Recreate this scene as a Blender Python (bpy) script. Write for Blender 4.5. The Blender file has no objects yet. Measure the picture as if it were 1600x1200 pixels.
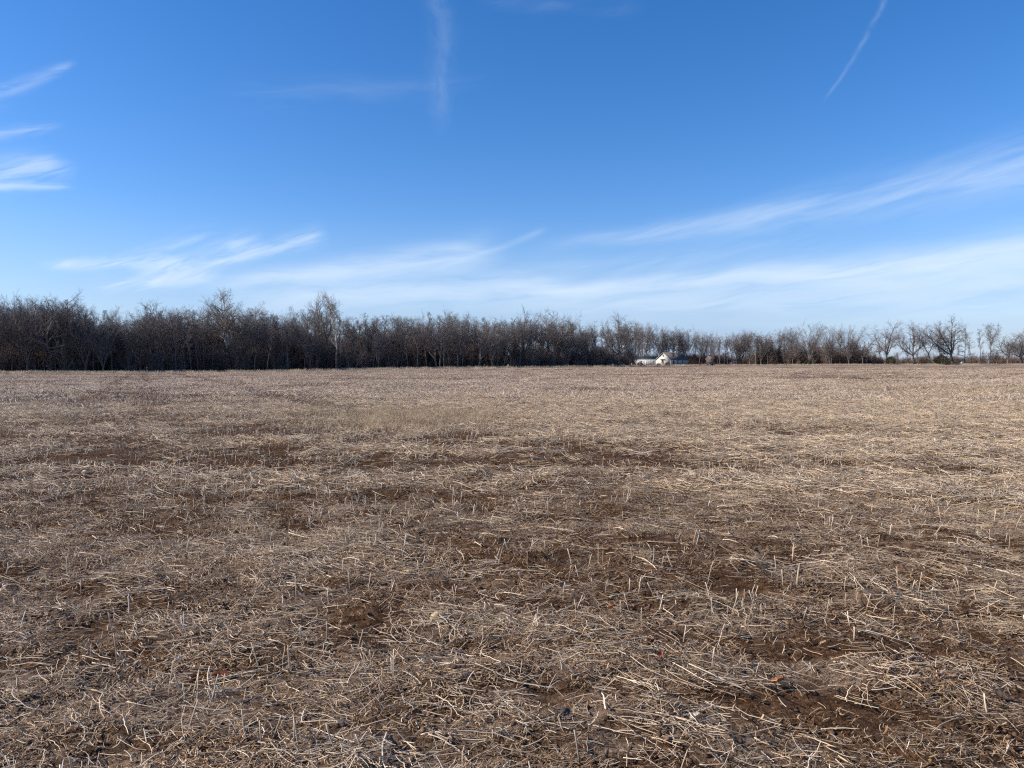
import bpy, math, random
import numpy as np
from mathutils import Vector

R = math.radians
SC = bpy.context.scene
COL = SC.collection
rng = np.random.default_rng(7)
random.seed(7)

# ------------------------------------------------------------------ camera
CAM_H = 1.62
F = 1200.0            # focal length in pixels of a 1600 px wide picture
HOR = 574.0           # picture row of eye level
cam_d = bpy.data.cameras.new('camera')
cam_d.sensor_width = 36.0
cam_d.lens = 36.0 * F / 1600.0
cam_d.clip_start = 0.05
cam_d.clip_end = 20000
cam = bpy.data.objects.new('camera', cam_d)
COL.objects.link(cam)
cam.location = (0, 0, CAM_H)
cam.rotation_euler = (R(90) - math.atan((600 - HOR) / F), 0, 0)
SC.camera = cam

# ------------------------------------------------------------------ light and exposure
SUN_AZ = R(-93)       # measured from the view direction (+Y) towards +X; the sun stands to the left
SUN_EL = R(29)
sd = bpy.data.lights.new('sun', 'SUN')
sd.energy = 4.8
sd.angle = R(0.53)
sd.color = (1.0, 0.89, 0.75)
sun = bpy.data.objects.new('sun', sd)
COL.objects.link(sun)
to_sun = Vector((math.sin(SUN_AZ) * math.cos(SUN_EL), math.cos(SUN_AZ) * math.cos(SUN_EL), math.sin(SUN_EL)))
sun.rotation_euler = to_sun.to_track_quat('Z', 'Y').to_euler()
sun.location = to_sun * 50

SC.view_settings.view_transform = 'Standard'
SC.view_settings.look = 'None'
SC.view_settings.exposure = 0.55
SC.view_settings.gamma = 1.0
SC.view_settings.use_curve_mapping = False
SC.cycles.use_denoising = False
SC.cycles.max_bounces = 5
SC.cycles.diffuse_bounces = 4
SC.cycles.transparent_max_bounces = 8
SC.cycles.filter_width = 1.25
SC.cycles.sample_clamp_indirect = 4.0
SC.cycles.adaptive_threshold = 0.02

# ------------------------------------------------------------------ small node helper
class NT:
    def __init__(self, tree):
        self.t = tree
        self.t.nodes.clear()
    def n(self, kind, **kw):
        nd = self.t.nodes.new(kind)
        for k, v in kw.items():
            setattr(nd, k, v)
        return nd
    def put(self, sock, v):
        if v is None:
            return
        if isinstance(v, bpy.types.NodeSocket):
            self.t.links.new(v, sock)
        else:
            sock.default_value = v
    def m(self, op, a, b=None, c=None, clamp=False):
        nd = self.n('ShaderNodeMath', operation=op)
        nd.use_clamp = clamp
        self.put(nd.inputs[0], a)
        self.put(nd.inputs[1], b)
        if c is not None:
            self.put(nd.inputs[2], c)
        return nd.outputs[0]
    def noise(self, vec, scale=1.0, detail=3.0, rough=0.5, dist=0.0, lac=2.0):
        nd = self.n('ShaderNodeTexNoise')
        self.put(nd.inputs['Vector'], vec)
        self.put(nd.inputs['Scale'], scale)
        self.put(nd.inputs['Detail'], detail)
        self.put(nd.inputs['Roughness'], rough)
        self.put(nd.inputs['Distortion'], dist)
        self.put(nd.inputs['Lacunarity'], lac)
        return nd.outputs[0]
    def xyz(self, x, y, z=0.0):
        nd = self.n('ShaderNodeCombineXYZ')
        self.put(nd.inputs[0], x); self.put(nd.inputs[1], y); self.put(nd.inputs[2], z)
        return nd.outputs[0]
    def ramp(self, f, lo, hi, a=0.0, b=1.0, smooth=True):
        nd = self.n('ShaderNodeMapRange')
        nd.interpolation_type = 'SMOOTHSTEP' if smooth else 'LINEAR'
        self.put(nd.inputs[0], f); self.put(nd.inputs[1], lo); self.put(nd.inputs[2], hi)
        self.put(nd.inputs[3], a); self.put(nd.inputs[4], b)
        return nd.outputs[0]
    def mix(self, f, a, b, mode='MIX'):
        nd = self.n('ShaderNodeMix', data_type='RGBA', blend_type=mode)
        self.put(nd.inputs[0], f)
        self.put(nd.inputs[6], a); self.put(nd.inputs[7], b)
        return nd.outputs[2]

def c4(r, g, b):
    return (r, g, b, 1.0)

# ------------------------------------------------------------------ sky: physical sky with thin cirrus and two old contrails
W = bpy.data.worlds.new('World')
SC.world = W
W.use_nodes = True
W.cycles.sampling_method = 'MANUAL'
W.cycles.sample_map_resolution = 512
w = NT(W.node_tree)
sky = w.n('ShaderNodeTexSky', sky_type='NISHITA')
sky.sun_disc = False
sky.sun_elevation = SUN_EL
sky.sun_rotation = SUN_AZ
sky.altitude = 150
sky.air_density = 1.0
sky.dust_density = 0.3
sky.ozone_density = 3.0
tc = w.n('ShaderNodeTexCoord')
sep = w.n('ShaderNodeSeparateXYZ')
w.put(sep.inputs[0], tc.outputs['Generated'])
az = w.m('ARCTAN2', sep.outputs[0], sep.outputs[1])
el = w.m('ARCSINE', sep.outputs[2])
# large, slow warp so that no band is straight
wv = w.xyz(w.m('MULTIPLY', az, 3.0), w.m('MULTIPLY', el, 7.0), 0.3)
warp = w.m('SUBTRACT', w.noise(wv, 1.6, 4.0, 0.55), 0.5)
el_w = w.m('MULTIPLY_ADD', warp, 0.035, el)
az_w = w.m('MULTIPLY_ADD', warp, 0.06, az)

def px_dir(px, py):
    a = (px - 800) / F
    p = math.atan((600 - HOR) / F)
    zc = (600 - py) / F
    # camera pitched down by p
    y = math.cos(p) + zc * math.sin(p)
    z = -math.sin(p) + zc * math.cos(p)
    return math.atan2(a, y), math.atan2(z, math.hypot(a, y))

def fibres(slope, fx, fy, seed, detail=6.0, rough=0.56):
    """fine threads of ice drawn out along one direction of the sky"""
    c_, s__ = math.cos(slope), math.sin(slope)
    al = w.m('ADD', w.m('MULTIPLY', az_w, c_ * fx), w.m('MULTIPLY', el_w, s__ * fx))
    ac = w.m('ADD', w.m('MULTIPLY', az_w, -s__ * fy), w.m('MULTIPLY', el_w, c_ * fy))
    return w.noise(w.xyz(al, ac, seed), 1.0, detail, rough, 0.5)
FIB = {'low': fibres(R(5), 7, 60, 1.0), 'mid': fibres(R(12), 8, 75, 2.0), 'wisp': fibres(R(20), 16, 90, 3.0), 'trail': fibres(R(95), 30, 45, 4.0, 5.0)}

def streak(p0, p1, w0, w1, amt, fib, lo, hi, soft=0.12):
    """a band of cirrus between two directions; its half width goes w0..w1 (in 1/1200 rad)"""
    a0, e0 = px_dir(*p0)
    a1, e1 = px_dir(*p1)
    L = math.hypot(a1 - a0, e1 - e0)
    tx, ty = (a1 - a0) / L, (e1 - e0) / L
    dx = w.m('SUBTRACT', az_w, a0)
    dy = w.m('SUBTRACT', el_w, e0)
    s = w.m('ADD', w.m('MULTIPLY', dx, tx / L), w.m('MULTIPLY', dy, ty / L))
    t = w.m('ADD', w.m('MULTIPLY', dx, -ty), w.m('MULTIPLY', dy, tx))
    wd = w.ramp(s, 0.0, 1.0, w0 / F, w1 / F, smooth=False)
    q = w.m('DIVIDE', t, wd)
    g = w.m('POWER', 2.718, w.m('MULTIPLY', w.m('MULTIPLY', q, q), -1.0))
    ends = w.m('MULTIPLY', w.ramp(s, -soft, soft), w.ramp(s, 1.0 + soft, 1.0 - soft))
    return w.m('MULTIPLY', w.m('MULTIPLY', g, ends), w.m('MULTIPLY', w.ramp(FIB[fib], lo, hi), amt))

S = []
for a_ in [((840, 450), (1640, 396), 9, 22, 0.70, 'low', 0.05, 0.6, 0.1), ((860, 474), (1900, 440), 20, 40, 0.5, 'low', 0.2, 0.75, 0.12),
           ((890, 378), (1700, 250), 8, 34, 0.30, 'mid', 0.0, 0.75, 0.12), ((1000, 362), (1900, 195), 6, 50, 0.17, 'mid', 0.25, 0.75, 0.15),
           ((1300, 440), (2000, 380), 30, 60, 0.40, 'low', 0.15, 0.8, 0.2), ((360, 440), (760, 393), 10, 24, 0.60, 'low', 0.12, 0.68, 0.14),
           ((380, 464), (900, 440), 24, 28, 0.56, 'low', 0.08, 0.7, 0.18), ((220, 446), (390, 380), 10, 18, 0.56, 'wisp', 0.26, 0.70, 0.15),
           ((320, 418), (500, 368), 7, 13, 0.52, 'wisp', 0.22, 0.70, 0.12), ((80, 416), (280, 414), 7, 13, 0.62, 'wisp', 0.28, 0.64, 0.12),
           ((150, 446), (330, 432), 8, 12, 0.52, 'wisp', 0.28, 0.64, 0.12), ((200, 404), (330, 366), 9, 12, 0.28, 'wisp', 0.32, 0.7, 0.15),
           ((-260, 300), (100, 258), 24, 14, 0.60, 'wisp', 0.28, 0.72, 0.09), ((-200, 290), (105, 290), 9, 4, 0.45, 'low', 0.3, 0.62, 0.05),
           ((-200, 225), (90, 196), 18, 5, 0.28, 'wisp', 0.3, 0.65, 0.08), ((-60, 170), (110, 100), 14, 4, 0.24, 'wisp', 0.3, 0.65, 0.1),
           ((686, 190), (696, -140), 11, 28, 0.10, 'trail', 0.15, 0.75, 0.12), ((1300, 145), (1430, -75), 2.2, 4.5, 0.13, 'trail', 0.2, 0.7, 0.06),
           ((380, 150), (720, 128), 20, 12, 0.07, 'low', 0.3, 0.7, 0.2), ((690, 416), (840, 366), 3, 5, 0.22, 'mid', 0.2, 0.7, 0.1),
           ((780, -5), (980, 8), 7, 10, 0.08, 'low', 0.3, 0.7, 0.2), ((760, 432), (1250, 384), 16, 26, 0.18, 'mid', 0.3, 0.75, 0.2)]:
    S.append(streak(*a_))
cl = S[0]
for s_ in S[1:]:
    cl = w.m('SUBTRACT', w.m('ADD', cl, s_), w.m('MULTIPLY', cl, s_))
# the same kind of thin cirrus over the rest of the sky
gen = w.ramp(w.noise(w.xyz(w.m('MULTIPLY', az_w, 2.2), w.m('MULTIPLY_ADD', az_w, -2.2, w.m('MULTIPLY', el_w, 14.0)), 5.1), 1.0, 8.0, 0.6, 0.5), 0.53, 0.8, 0.0, 0.5)
away = w.ramp(w.m('ABSOLUTE', az), 0.62, 0.9)
cl = w.m('MAXIMUM', cl, w.m('MULTIPLY', gen, away))
# thin high veil thickening towards the horizon all round
veil = w.m('MULTIPLY', w.ramp(el, 0.21, -0.02), w.ramp(w.noise(w.xyz(w.m('MULTIPLY', az, 2.5), w.m('MULTIPLY', el_w, 26.0), 9.0), 1.0, 4.0, 0.55), 0.2, 0.75, 0.6, 1.0))
veil = w.m('MULTIPLY', veil, 0.92)
cl = w.m('MULTIPLY', cl, w.ramp(el, -0.02, 0.02), clamp=True)
veil = w.m('MULTIPLY', veil, w.ramp(el, -0.02, 0.0), clamp=True)
CLOUD = c4(5.0, 5.9, 7.0)
VEIL = c4(2.4, 3.5, 5.4)
SKY_STRENGTH = 0.105
hs = w.n('ShaderNodeHueSaturation')
w.put(hs.inputs['Saturation'], 1.32)
w.put(hs.inputs['Color'], sky.outputs[0])
air = w.mix(1.0, hs.outputs[0], c4(1.0, 0.955, 1.13), 'MULTIPLY')
skycol = w.mix(cl, w.mix(veil, air, VEIL), CLOUD)
bg = w.n('ShaderNodeBackground')
w.put(bg.inputs[0], skycol)
w.put(bg.inputs[1], SKY_STRENGTH)
wo = w.n('ShaderNodeOutputWorld')
w.put(wo.inputs[0], bg.outputs[0])

# ------------------------------------------------------------------ numpy noise and the lie of the land
def _hash(ix, iy, seed):
    h = (ix.astype(np.int64) * 374761393 + iy.astype(np.int64) * 668265263 + seed * 1274126177) & 0xFFFFFFFF
    h = ((h ^ (h >> 13)) * 1103515245) & 0xFFFFFFFF
    h = ((h ^ (h >> 16)) * 2246822519) & 0xFFFFFFFF
    return ((h ^ (h >> 15)) & 0xFFFFFF) / float(0xFFFFFF)

def vn(x, y, seed=0):
    ix, iy = np.floor(x), np.floor(y)
    fx, fy = x - ix, y - iy
    u = fx * fx * fx * (fx * (fx * 6 - 15) + 10)
    v = fy * fy * fy * (fy * (fy * 6 - 15) + 10)
    a = _hash(ix, iy, seed); b = _hash(ix + 1, iy, seed)
    c = _hash(ix, iy + 1, seed); d = _hash(ix + 1, iy + 1, seed)
    return (a + (b - a) * u) * (1 - v) + (c + (d - c) * u) * v

def fbm(x, y, seed=0, octv=4, gain=0.5):
    s, a, tot = 0.0, 1.0, 0.0
    for i in range(octv):
        s = s + a * vn(x * 2.03 ** i + 17.3 * i, y * 2.03 ** i - 9.1 * i, seed + i)
        tot += a
        a *= gain
    return s / tot

def sstep(x, lo, hi):
    t = np.clip((x - lo) / (hi - lo), 0, 1)
    return t * t * (3 - 2 * t)

def macro(x, y):
    x = np.asarray(x, float); y = np.asarray(y, float)
    yc = np.where(y < 340, y, 340 + 60 * np.tanh((np.maximum(y, 340) - 340) / 60))
    h = 0.0058 * yc
    h = h - 3.2 * sstep(y, 430, 900)
    xc = 320 * np.tanh(x / 320)
    h = h + 0.00605 * xc - 0.00245 * (np.sqrt(xc * xc + 3600) - 60)
    h = h - 0.55 * np.exp(-((x + 85) / 40) ** 2 - ((y - 235) / 60) ** 2)
    r = np.hypot(x, y)
    h = h + (fbm(x / 60 + 3, y / 60, 40, 2) - 0.5) * 0.5 * sstep(r, 15, 60) * (1 - sstep(r, 150, 220))
    return h

ROW_T = R(-9)          # direction of the drilled rows, nearly across the view
RCX, RSX = math.cos(ROW_T), math.sin(ROW_T)
def rowc(x, y):
    return x * RCX + y * RSX, -x * RSX + y * RCX      # along, across

PATCH = [  # x, y, rx, ry, amount: bare brown soil is negative, heavy straw positive
    (-3.2, 12.2, 5.0, 1.7, -0.30), (1.9, 7.1, 2.2, 0.6, -0.30), (2.0, 4.6, 1.2, 0.9, -0.16),
    (-1.6, 7.0, 1.4, 0.5, 0.22), (8, 26, 9, 9, 0.25), (4.6, 9.3, 2.6, 0.9, 0.30), (-9, 16, 3.5, 3.0, -0.22),
    (1.5, 12.5, 2.5, 1.6, -0.20), (-0.3, 15.5, 4.0, 1.2, -0.18), (12, 17, 5, 1.4, -0.14), (7, 14, 4, 1.5, 0.2),
    (-3.3, 4.9, 1.5, 0.5, 0.10), (0.2, 4.0, 1.2, 0.5, 0.10), (-1.2, 9.3, 3.0, 0.6, -0.20), (2.7, 5.6, 0.55, 0.16, -0.5),
    (1.35, 3.45, 0.3, 0.22, -0.35), (-14, 33, 9, 5, 0.15), (-8, 22, 7, 4, -0.22), (0, 45, 14, 12, 0.2), (20, 40, 14, 14, 0.22), (14, 22, 7, 4, 0.2), (9, 30, 7, 2.2, -0.28), (-22, 48, 8, 9, -0.15), (6.5, 13, 4.5, 2.0, 0.25), (11, 19, 6, 3.5, 0.25), (3.5, 20, 4, 3, 0.15), (-5, 13.5, 5, 1.2, -0.12)]

# wheel tracks: two pairs of ruts running away to the left, t is the distance across them
TRK = (-18.0, 32.0, -0.433, 0.901)
RUTS = (0.0, 2.6, 8.5)
def rut(x, y, wd):
    t = (x - TRK[0]) * TRK[3] - (y - TRK[1]) * TRK[2]
    m = np.zeros_like(t)
    for q in RUTS:
        m = np.maximum(m, np.exp(-((t - q) / wd) ** 2))
    return m * sstep(y, 24, 34) * (1 - sstep(y, 150, 200))

def cover(x, y):
    x = np.asarray(x, float); y = np.asarray(y, float)
    r = np.hypot(x, y)
    a, b = rowc(x, y)
    c = 0.54 + (fbm(a / 4.2, b / 1.5, 3, 4, 0.55) - 0.5) * 1.2 - 0.07 * sstep(r, 7, 10) * (1 - sstep(r, 14, 20)) + 0.04 * sstep(r, 16, 26)
    c = c + (fbm(a / 0.55, b / 0.3, 9, 2) - 0.5) * 0.9 * (1 - sstep(r, 22, 45))
    c = c + (fbm(a / 22, b / 9, 21, 4, 0.6) - 0.5) * 1.1 * sstep(r, 14, 40)
    for (px, py, rx, ry, am) in PATCH:
        c = c + am * np.exp(-((x - px) / rx) ** 2 - ((y - py) / ry) ** 2)
    c = c + 0.10 * sstep(r, 35, 110)
    return np.clip(c, 0, 1)

def land(x, y, detail=True):
    x = np.asarray(x, float); y = np.asarray(y, float)
    h = macro(x, y)
    if not detail:
        return h
    r = np.maximum(np.hypot(x, y), 0.1)
    a, b = rowc(x, y)
    near = 1 - sstep(r, 9, 22)
    mid = 1 - sstep(r, 60, 160)
    h = h + (fbm(a / 1.9, b / 1.1, 31, 2) - 0.5) * 0.07 * mid
    h = h + (fbm(a / 0.42, b / 0.3, 33, 2) - 0.5) * 0.075 * near
    v = fbm(x / 0.13, y / 0.11, 35, 3, 0.6)
    h = h + (np.abs(v - 0.5) * 2) ** 0.8 * 0.045 * near - 0.012 * near
    return h

def ground_at(px, py):
    """where the sight line through a picture point meets the field"""
    u, k = (px - 800) / F, (py - HOR) / F
    y = 5.0
    for _ in range(60):
        y = 0.5 * y + 0.5 * (CAM_H - float(land(u * y, y))) / max(k, 1e-4)
        y = min(y, 400)
    return u * y, y

# ------------------------------------------------------------------ mesh building
def make_mesh(name, V, Fq, mat=None, col=None, tri=None, smooth=False):
    me = bpy.data.meshes.new(name)
    V = np.asarray(V, np.float32)
    me.vertices.add(len(V))
    me.vertices.foreach_set('co', V.ravel())
    Fq = np.asarray(Fq, np.int32).reshape(-1, 4) if Fq is not None and len(Fq) else np.zeros((0, 4), np.int32)
    T = np.asarray(tri, np.int32).reshape(-1, 3) if tri is not None and len(tri) else np.zeros((0, 3), np.int32)
    loops = np.concatenate([Fq.ravel(), T.ravel()])
    starts = np.concatenate([np.arange(len(Fq)) * 4, len(Fq) * 4 + np.arange(len(T)) * 3]).astype(np.int32)
    me.loops.add(len(loops))
    me.loops.foreach_set('vertex_index', loops)
    me.polygons.add(len(starts))
    me.polygons.foreach_set('loop_start', starts)
    if smooth:
        me.polygons.foreach_set('use_smooth', np.ones(len(starts), bool))
    if col is not None:
        at = me.attributes.new('tint', 'FLOAT_COLOR', 'POINT')
        c = np.ones((len(V), 4), np.float32)
        c[:, :3] = col
        at.data.foreach_set('color', c.ravel())
    me.update(calc_edges=True)
    me.validate()
    if mat:
        me.materials.append(mat)
    return me

def norm(v):
    return v / np.maximum(np.linalg.norm(v, axis=-1, keepdims=True), 1e-9)

def tubes(P, Rad, sides, flat=1.0):
    """P (n,k,3) polylines, Rad (n,k); returns verts and quads of open tubes"""
    n, k, _ = P.shape
    T = np.empty_like(P)
    T[:, 1:-1] = P[:, 2:] - P[:, :-2]
    T[:, 0] = P[:, 1] - P[:, 0]
    T[:, -1] = P[:, -1] - P[:, -2]
    T = norm(T)
    ref = np.where(np.abs(T[:, :1, 2:3]) > 0.8, np.array([1.0, 0.2, 0]), np.array([0, 0, 1.0]))
    ref = np.broadcast_to(ref, T.shape)
    A = norm(np.cross(T, ref))
    B = np.cross(A, T)
    ang = np.arange(sides) * 2 * math.pi / sides + 0.4
    V = P[:, :, None, :] + Rad[:, :, None, None] * (A[:, :, None, :] * np.cos(ang)[None, None, :, None] + flat * B[:, :, None, :] * np.sin(ang)[None, None, :, None])
    idx = np.arange(n * k * sides).reshape(n, k, sides)
    a = idx[:, :-1, :]; b = np.roll(a, -1, axis=2); c = idx[:, 1:, :]; d = np.roll(c, -1, axis=2)
    Q = np.stack([a, b, d, c], -1).reshape(-1, 4)
    return V.reshape(-1, 3), Q

class MB:
    def __init__(self):
        self.V, self.Q, self.T, self.C, self.n = [], [], [], [], 0
    def add(self, V, Q=None, T=None, C=None):
        V = np.asarray(V, float).reshape(-1, 3)
        if Q is not None and len(Q):
            self.Q.append(np.asarray(Q, int).reshape(-1, 4) + self.n)
        if T is not None and len(T):
            self.T.append(np.asarray(T, int).reshape(-1, 3) + self.n)
        self.V.append(V)
        if C is not None:
            self.C.append(np.broadcast_to(np.asarray(C, float), V.shape))
        self.n += len(V)
        return self
    def tube(self, P, Rad, sides, C=None, flat=1.0):
        V, Q = tubes(np.asarray(P, float), np.asarray(Rad, float), sides, flat)
        if C is not None:
            C = np.asarray(C, float)
            if C.ndim == 2:
                C = np.repeat(C, len(V) // len(C), axis=0)
        return self.add(V, Q, None, C)
    def box(self, x0, x1, y0, y1, z0, z1):
        V = [(x, y, z) for z in (z0, z1) for y in (y0, y1) for x in (x0, x1)]
        return self.add(V, [(0, 2, 3, 1), (4, 5, 7, 6), (0, 1, 5, 4), (2, 6, 7, 3), (0, 4, 6, 2), (1, 3, 7, 5)])
    def prism(self, poly, ax, a0, a1):
        """poly in the plane across axis ax ('x': (y,z), 'y': (x,z)), extruded a0..a1"""
        n = len(poly)
        V = [((a, p, q) if ax == 'x' else (p, a, q)) for a in (a0, a1) for (p, q) in poly]
        Q = [(i, (i + 1) % n, n + (i + 1) % n, n + i) for i in range(n)]
        T = [(0, i + 1, i) for i in range(1, n - 1)] + [(n, n + i, n + i + 1) for i in range(1, n - 1)]
        return self.add(V, Q, T)
    def mesh(self, name, mat=None, smooth=False):
        return make_mesh(name, np.concatenate(self.V), np.concatenate(self.Q) if self.Q else None, mat,
                         np.concatenate(self.C) if self.C else None, np.concatenate(self.T) if self.T else None, smooth)

def obj(name, me, parent=None, loc=None, rz=None, scale=None):
    o = bpy.data.objects.new(name, me)
    COL.objects.link(o)
    if parent:
        o.parent = parent
    if loc is not None:
        o.location = loc
    if rz is not None:
        o.rotation_euler = (0, 0, rz)
    if scale is not None:
        o.scale = (scale,) * 3 if np.isscalar(scale) else scale
    return o

def tag(o, label=None, cat=None, group=None, kind=None):
    if label: o['label'] = label
    if cat: o['category'] = cat
    if group: o['group'] = group
    if kind: o['kind'] = kind
    return o

# ------------------------------------------------------------------ materials
def mat_new(name):
    m = bpy.data.materials.new(name)
    m.use_nodes = True
    t = NT(m.node_tree)
    b = t.n('ShaderNodeBsdfPrincipled')
    o = t.n('ShaderNodeOutputMaterial')
    t.put(o.inputs[0], b.outputs[0])
    t.put(b.inputs['Roughness'], 0.9)
    t.put(b.inputs['Specular IOR Level'], 0.2)
    return m, t, b, o

def plain(name, col, rough=0.8, var=0.25, scale=1.5, spec=0.25, stretch=(1, 1, 1)):
    m, t, b, _ = mat_new(name)
    tcn = t.n('ShaderNodeTexCoord')
    mp = t.n('ShaderNodeMapping')
    t.put(mp.inputs[0], tcn.outputs['Object'])
    t.put(mp.inputs['Scale'], stretch)
    nz = t.noise(mp.outputs[0], scale, 5.0, 0.6)
    lo = c4(*[c * (1 - var) for c in col]); hi = c4(*[min(1, c * (1 + var)) for c in col])
    t.put(b.inputs['Base Color'], t.mix(t.ramp(nz, 0.3, 0.7), lo, hi))
    t.put(b.inputs['Roughness'], rough)
    t.put(b.inputs['Specular IOR Level'], spec)
    return m

def bark(name, dark, light, rnd=0.5):
    m, t, b, _ = mat_new(name)
    tcn = t.n('ShaderNodeTexCoord')
    mp = t.n('ShaderNodeMapping')
    t.put(mp.inputs[0], tcn.outputs['Object'])
    t.put(mp.inputs['Scale'], (3, 3, 0.6))
    nz = t.noise(mp.outputs[0], 1.2, 5, 0.65)
    oi = t.n('ShaderNodeObjectInfo')
    f = t.m('ADD', t.m('MULTIPLY', t.ramp(nz, 0.3, 0.7), 1 - rnd), t.m('MULTIPLY', oi.outputs['Random'], rnd))
    t.put(b.inputs['Base Color'], t.mix(f, c4(*dark), c4(*light)))
    t.put(b.inputs['Roughness'], 0.95)
    t.put(b.inputs['Specular IOR Level'], 0.1)
    return m

M_bark = bark('bark_grey', (0.085, 0.076, 0.071), (0.185, 0.164, 0.152))
M_twig = bark('twig_grey', (0.128, 0.113, 0.108), (0.225, 0.198, 0.187))
M_syc = bark('bark_sycamore', (0.28, 0.265, 0.245), (0.58, 0.56, 0.53), 0.15)
def flaky(m):
    """sycamore bark: brown plates low on the bole, white above where they have flaked off"""
    t = NT.__new__(NT); t.t = m.node_tree
    b = [n for n in t.t.nodes if n.type == 'BSDF_PRINCIPLED'][0]
    src = b.inputs['Base Color'].links[0].from_socket
    sp_ = t.n('ShaderNodeSeparateXYZ')
    tc_ = t.n('ShaderNodeTexCoord')
    t.put(sp_.inputs[0], tc_.outputs['Object'])
    nz = t.noise(tc_.outputs['Object'], 0.8, 4, 0.6)
    t.put(b.inputs['Base Color'], t.mix(t.ramp(t.m('MULTIPLY_ADD', nz, 5.0, sp_.outputs[2]), 7.0, 10.0), c4(0.12, 0.10, 0.085), src))
flaky(M_syc)
M_syctw = bark('twig_sycamore', (0.15, 0.135, 0.12), (0.26, 0.235, 0.21), 0.15)
M_red = bark('twig_red', (0.10, 0.052, 0.048), (0.17, 0.09, 0.08))
M_brush = bark('twig_brush', (0.12, 0.094, 0.084), (0.25, 0.195, 0.165))
M_cedar = bark('cedar_green', (0.05, 0.052, 0.034), (0.10, 0.10, 0.065))

def tinted(name, rough=0.75, spec=0.25, var=0.35, transl=0.0):
    """colour held per piece on the mesh, shifted a little from instance to instance"""
    m, t, b, o = mat_new(name)
    at = t.n('ShaderNodeAttribute', attribute_name='tint')
    oi = t.n('ShaderNodeObjectInfo')
    k = t.ramp(oi.outputs['Random'], 0, 1, 1 - var, 1 + var, smooth=False)
    mul = t.n('ShaderNodeVectorMath', operation='SCALE')
    t.put(mul.inputs[0], at.outputs['Color']); t.put(mul.inputs['Scale'], k)
    t.put(b.inputs['Base Color'], mul.outputs[0])
    t.put(b.inputs['Roughness'], rough)
    t.put(b.inputs['Specular IOR Level'], spec)
    return m

M_straw = tinted('straw', 0.55, 0.4, 0.3)
M_clod = tinted('clod', 0.95, 0.1, 0.25)

# ground: soil showing through chaff, the share set by the straw cover held on the mesh
M_ground, t, b, o = mat_new('field_soil')
tcn = t.n('ShaderNodeTexCoord')
P = tcn.outputs['Object']
cov = t.n('ShaderNodeAttribute', attribute_name='cover').outputs['Fac']
dist = t.n('ShaderNodeAttribute', attribute_name='reach').outputs['Fac']
mp = t.n('ShaderNodeMapping'); t.put(mp.inputs[0], P)
t.put(mp.inputs['Rotation'], (0, 0, -ROW_T)); t.put(mp.inputs['Scale'], (0.6, 1.3, 1))
n1 = t.noise(mp.outputs[0], 22.0, 6, 0.68)
n2 = t.noise(mp.outputs[0], 2.6, 6, 0.66)
n3 = t.noise(mp.outputs[0], 0.5, 6, 0.66)
soil = t.mix(t.ramp(n1, 0.35, 0.68), c4(0.056, 0.030, 0.016), c4(0.165, 0.092, 0.049))
chaff = t.mix(t.ramp(n1, 0.35, 0.65), c4(0.19, 0.128, 0.082), c4(0.50, 0.39, 0.29))
mix_n = t.m('ADD', t.m('MULTIPLY', t.m('SUBTRACT', n2, 0.5), 1.5), t.m('MULTIPLY', t.m('SUBTRACT', n3, 0.5), t.m('MULTIPLY', dist, 1.8)))
f = t.ramp(t.m('ADD', cov, mix_n), 0.30, 0.80)
f = t.m('MULTIPLY', f, t.ramp(dist, 0, 1, 0.55, 1.0))
sx_ = t.n('ShaderNodeSeparateXYZ'); t.put(sx_.inputs[0], P)
tt = t.m('SUBTRACT', t.m('MULTIPLY', t.m('SUBTRACT', sx_.outputs[0], TRK[0]), TRK[3]), t.m('MULTIPLY', t.m('SUBTRACT', sx_.outputs[1], TRK[1]), TRK[2]))
tt = t.m('MULTIPLY_ADD', t.m('SUBTRACT', n3, 0.5), 0.6, tt)
ruts = None
for q in RUTS:
    one = t.ramp(t.m('ABSOLUTE', t.m('SUBTRACT', tt, q)), 0.35, 0.8, 1.0, 0.0)
    ruts = one if ruts is None else t.m('MAXIMUM', ruts, one)
ruts = t.m('MULTIPLY', ruts, t.m('MULTIPLY', t.ramp(sx_.outputs[1], 24, 34), t.ramp(sx_.outputs[1], 200, 150)))
f = t.m('MULTIPLY', f, t.m('MULTIPLY_ADD', ruts, -0.8, 1.0))
t.put(b.inputs['Base Color'], t.mix(f, soil, chaff))
t.put(b.inputs['Roughness'], 1.0)
t.put(b.inputs['Specular IOR Level'], 0.05)
bp = t.n('ShaderNodeBump')
t.put(bp.inputs['Strength'], 1.0); t.put(bp.inputs['Distance'], 0.045)
t.put(bp.inputs['Height'], t.m('ADD', t.noise(P, 45.0, 5, 0.65), t.m('MULTIPLY', n2, 1.5)))
t.put(b.inputs['Normal'], bp.outputs[0])

# ------------------------------------------------------------------ the field
def axis(u0, u1, step, lo, hi, grow):
    a = list(np.arange(u0, u1 + 1e-6, step))
    d = step
    while a[-1] < hi:
        d = min(d * grow, 400); a.append(a[-1] + d)
    d = step
    pre = []
    cur = u0
    while cur > lo:
        d = min(d * grow, 400); cur -= d; pre.append(cur)
    return np.array(pre[::-1] + a)

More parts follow.
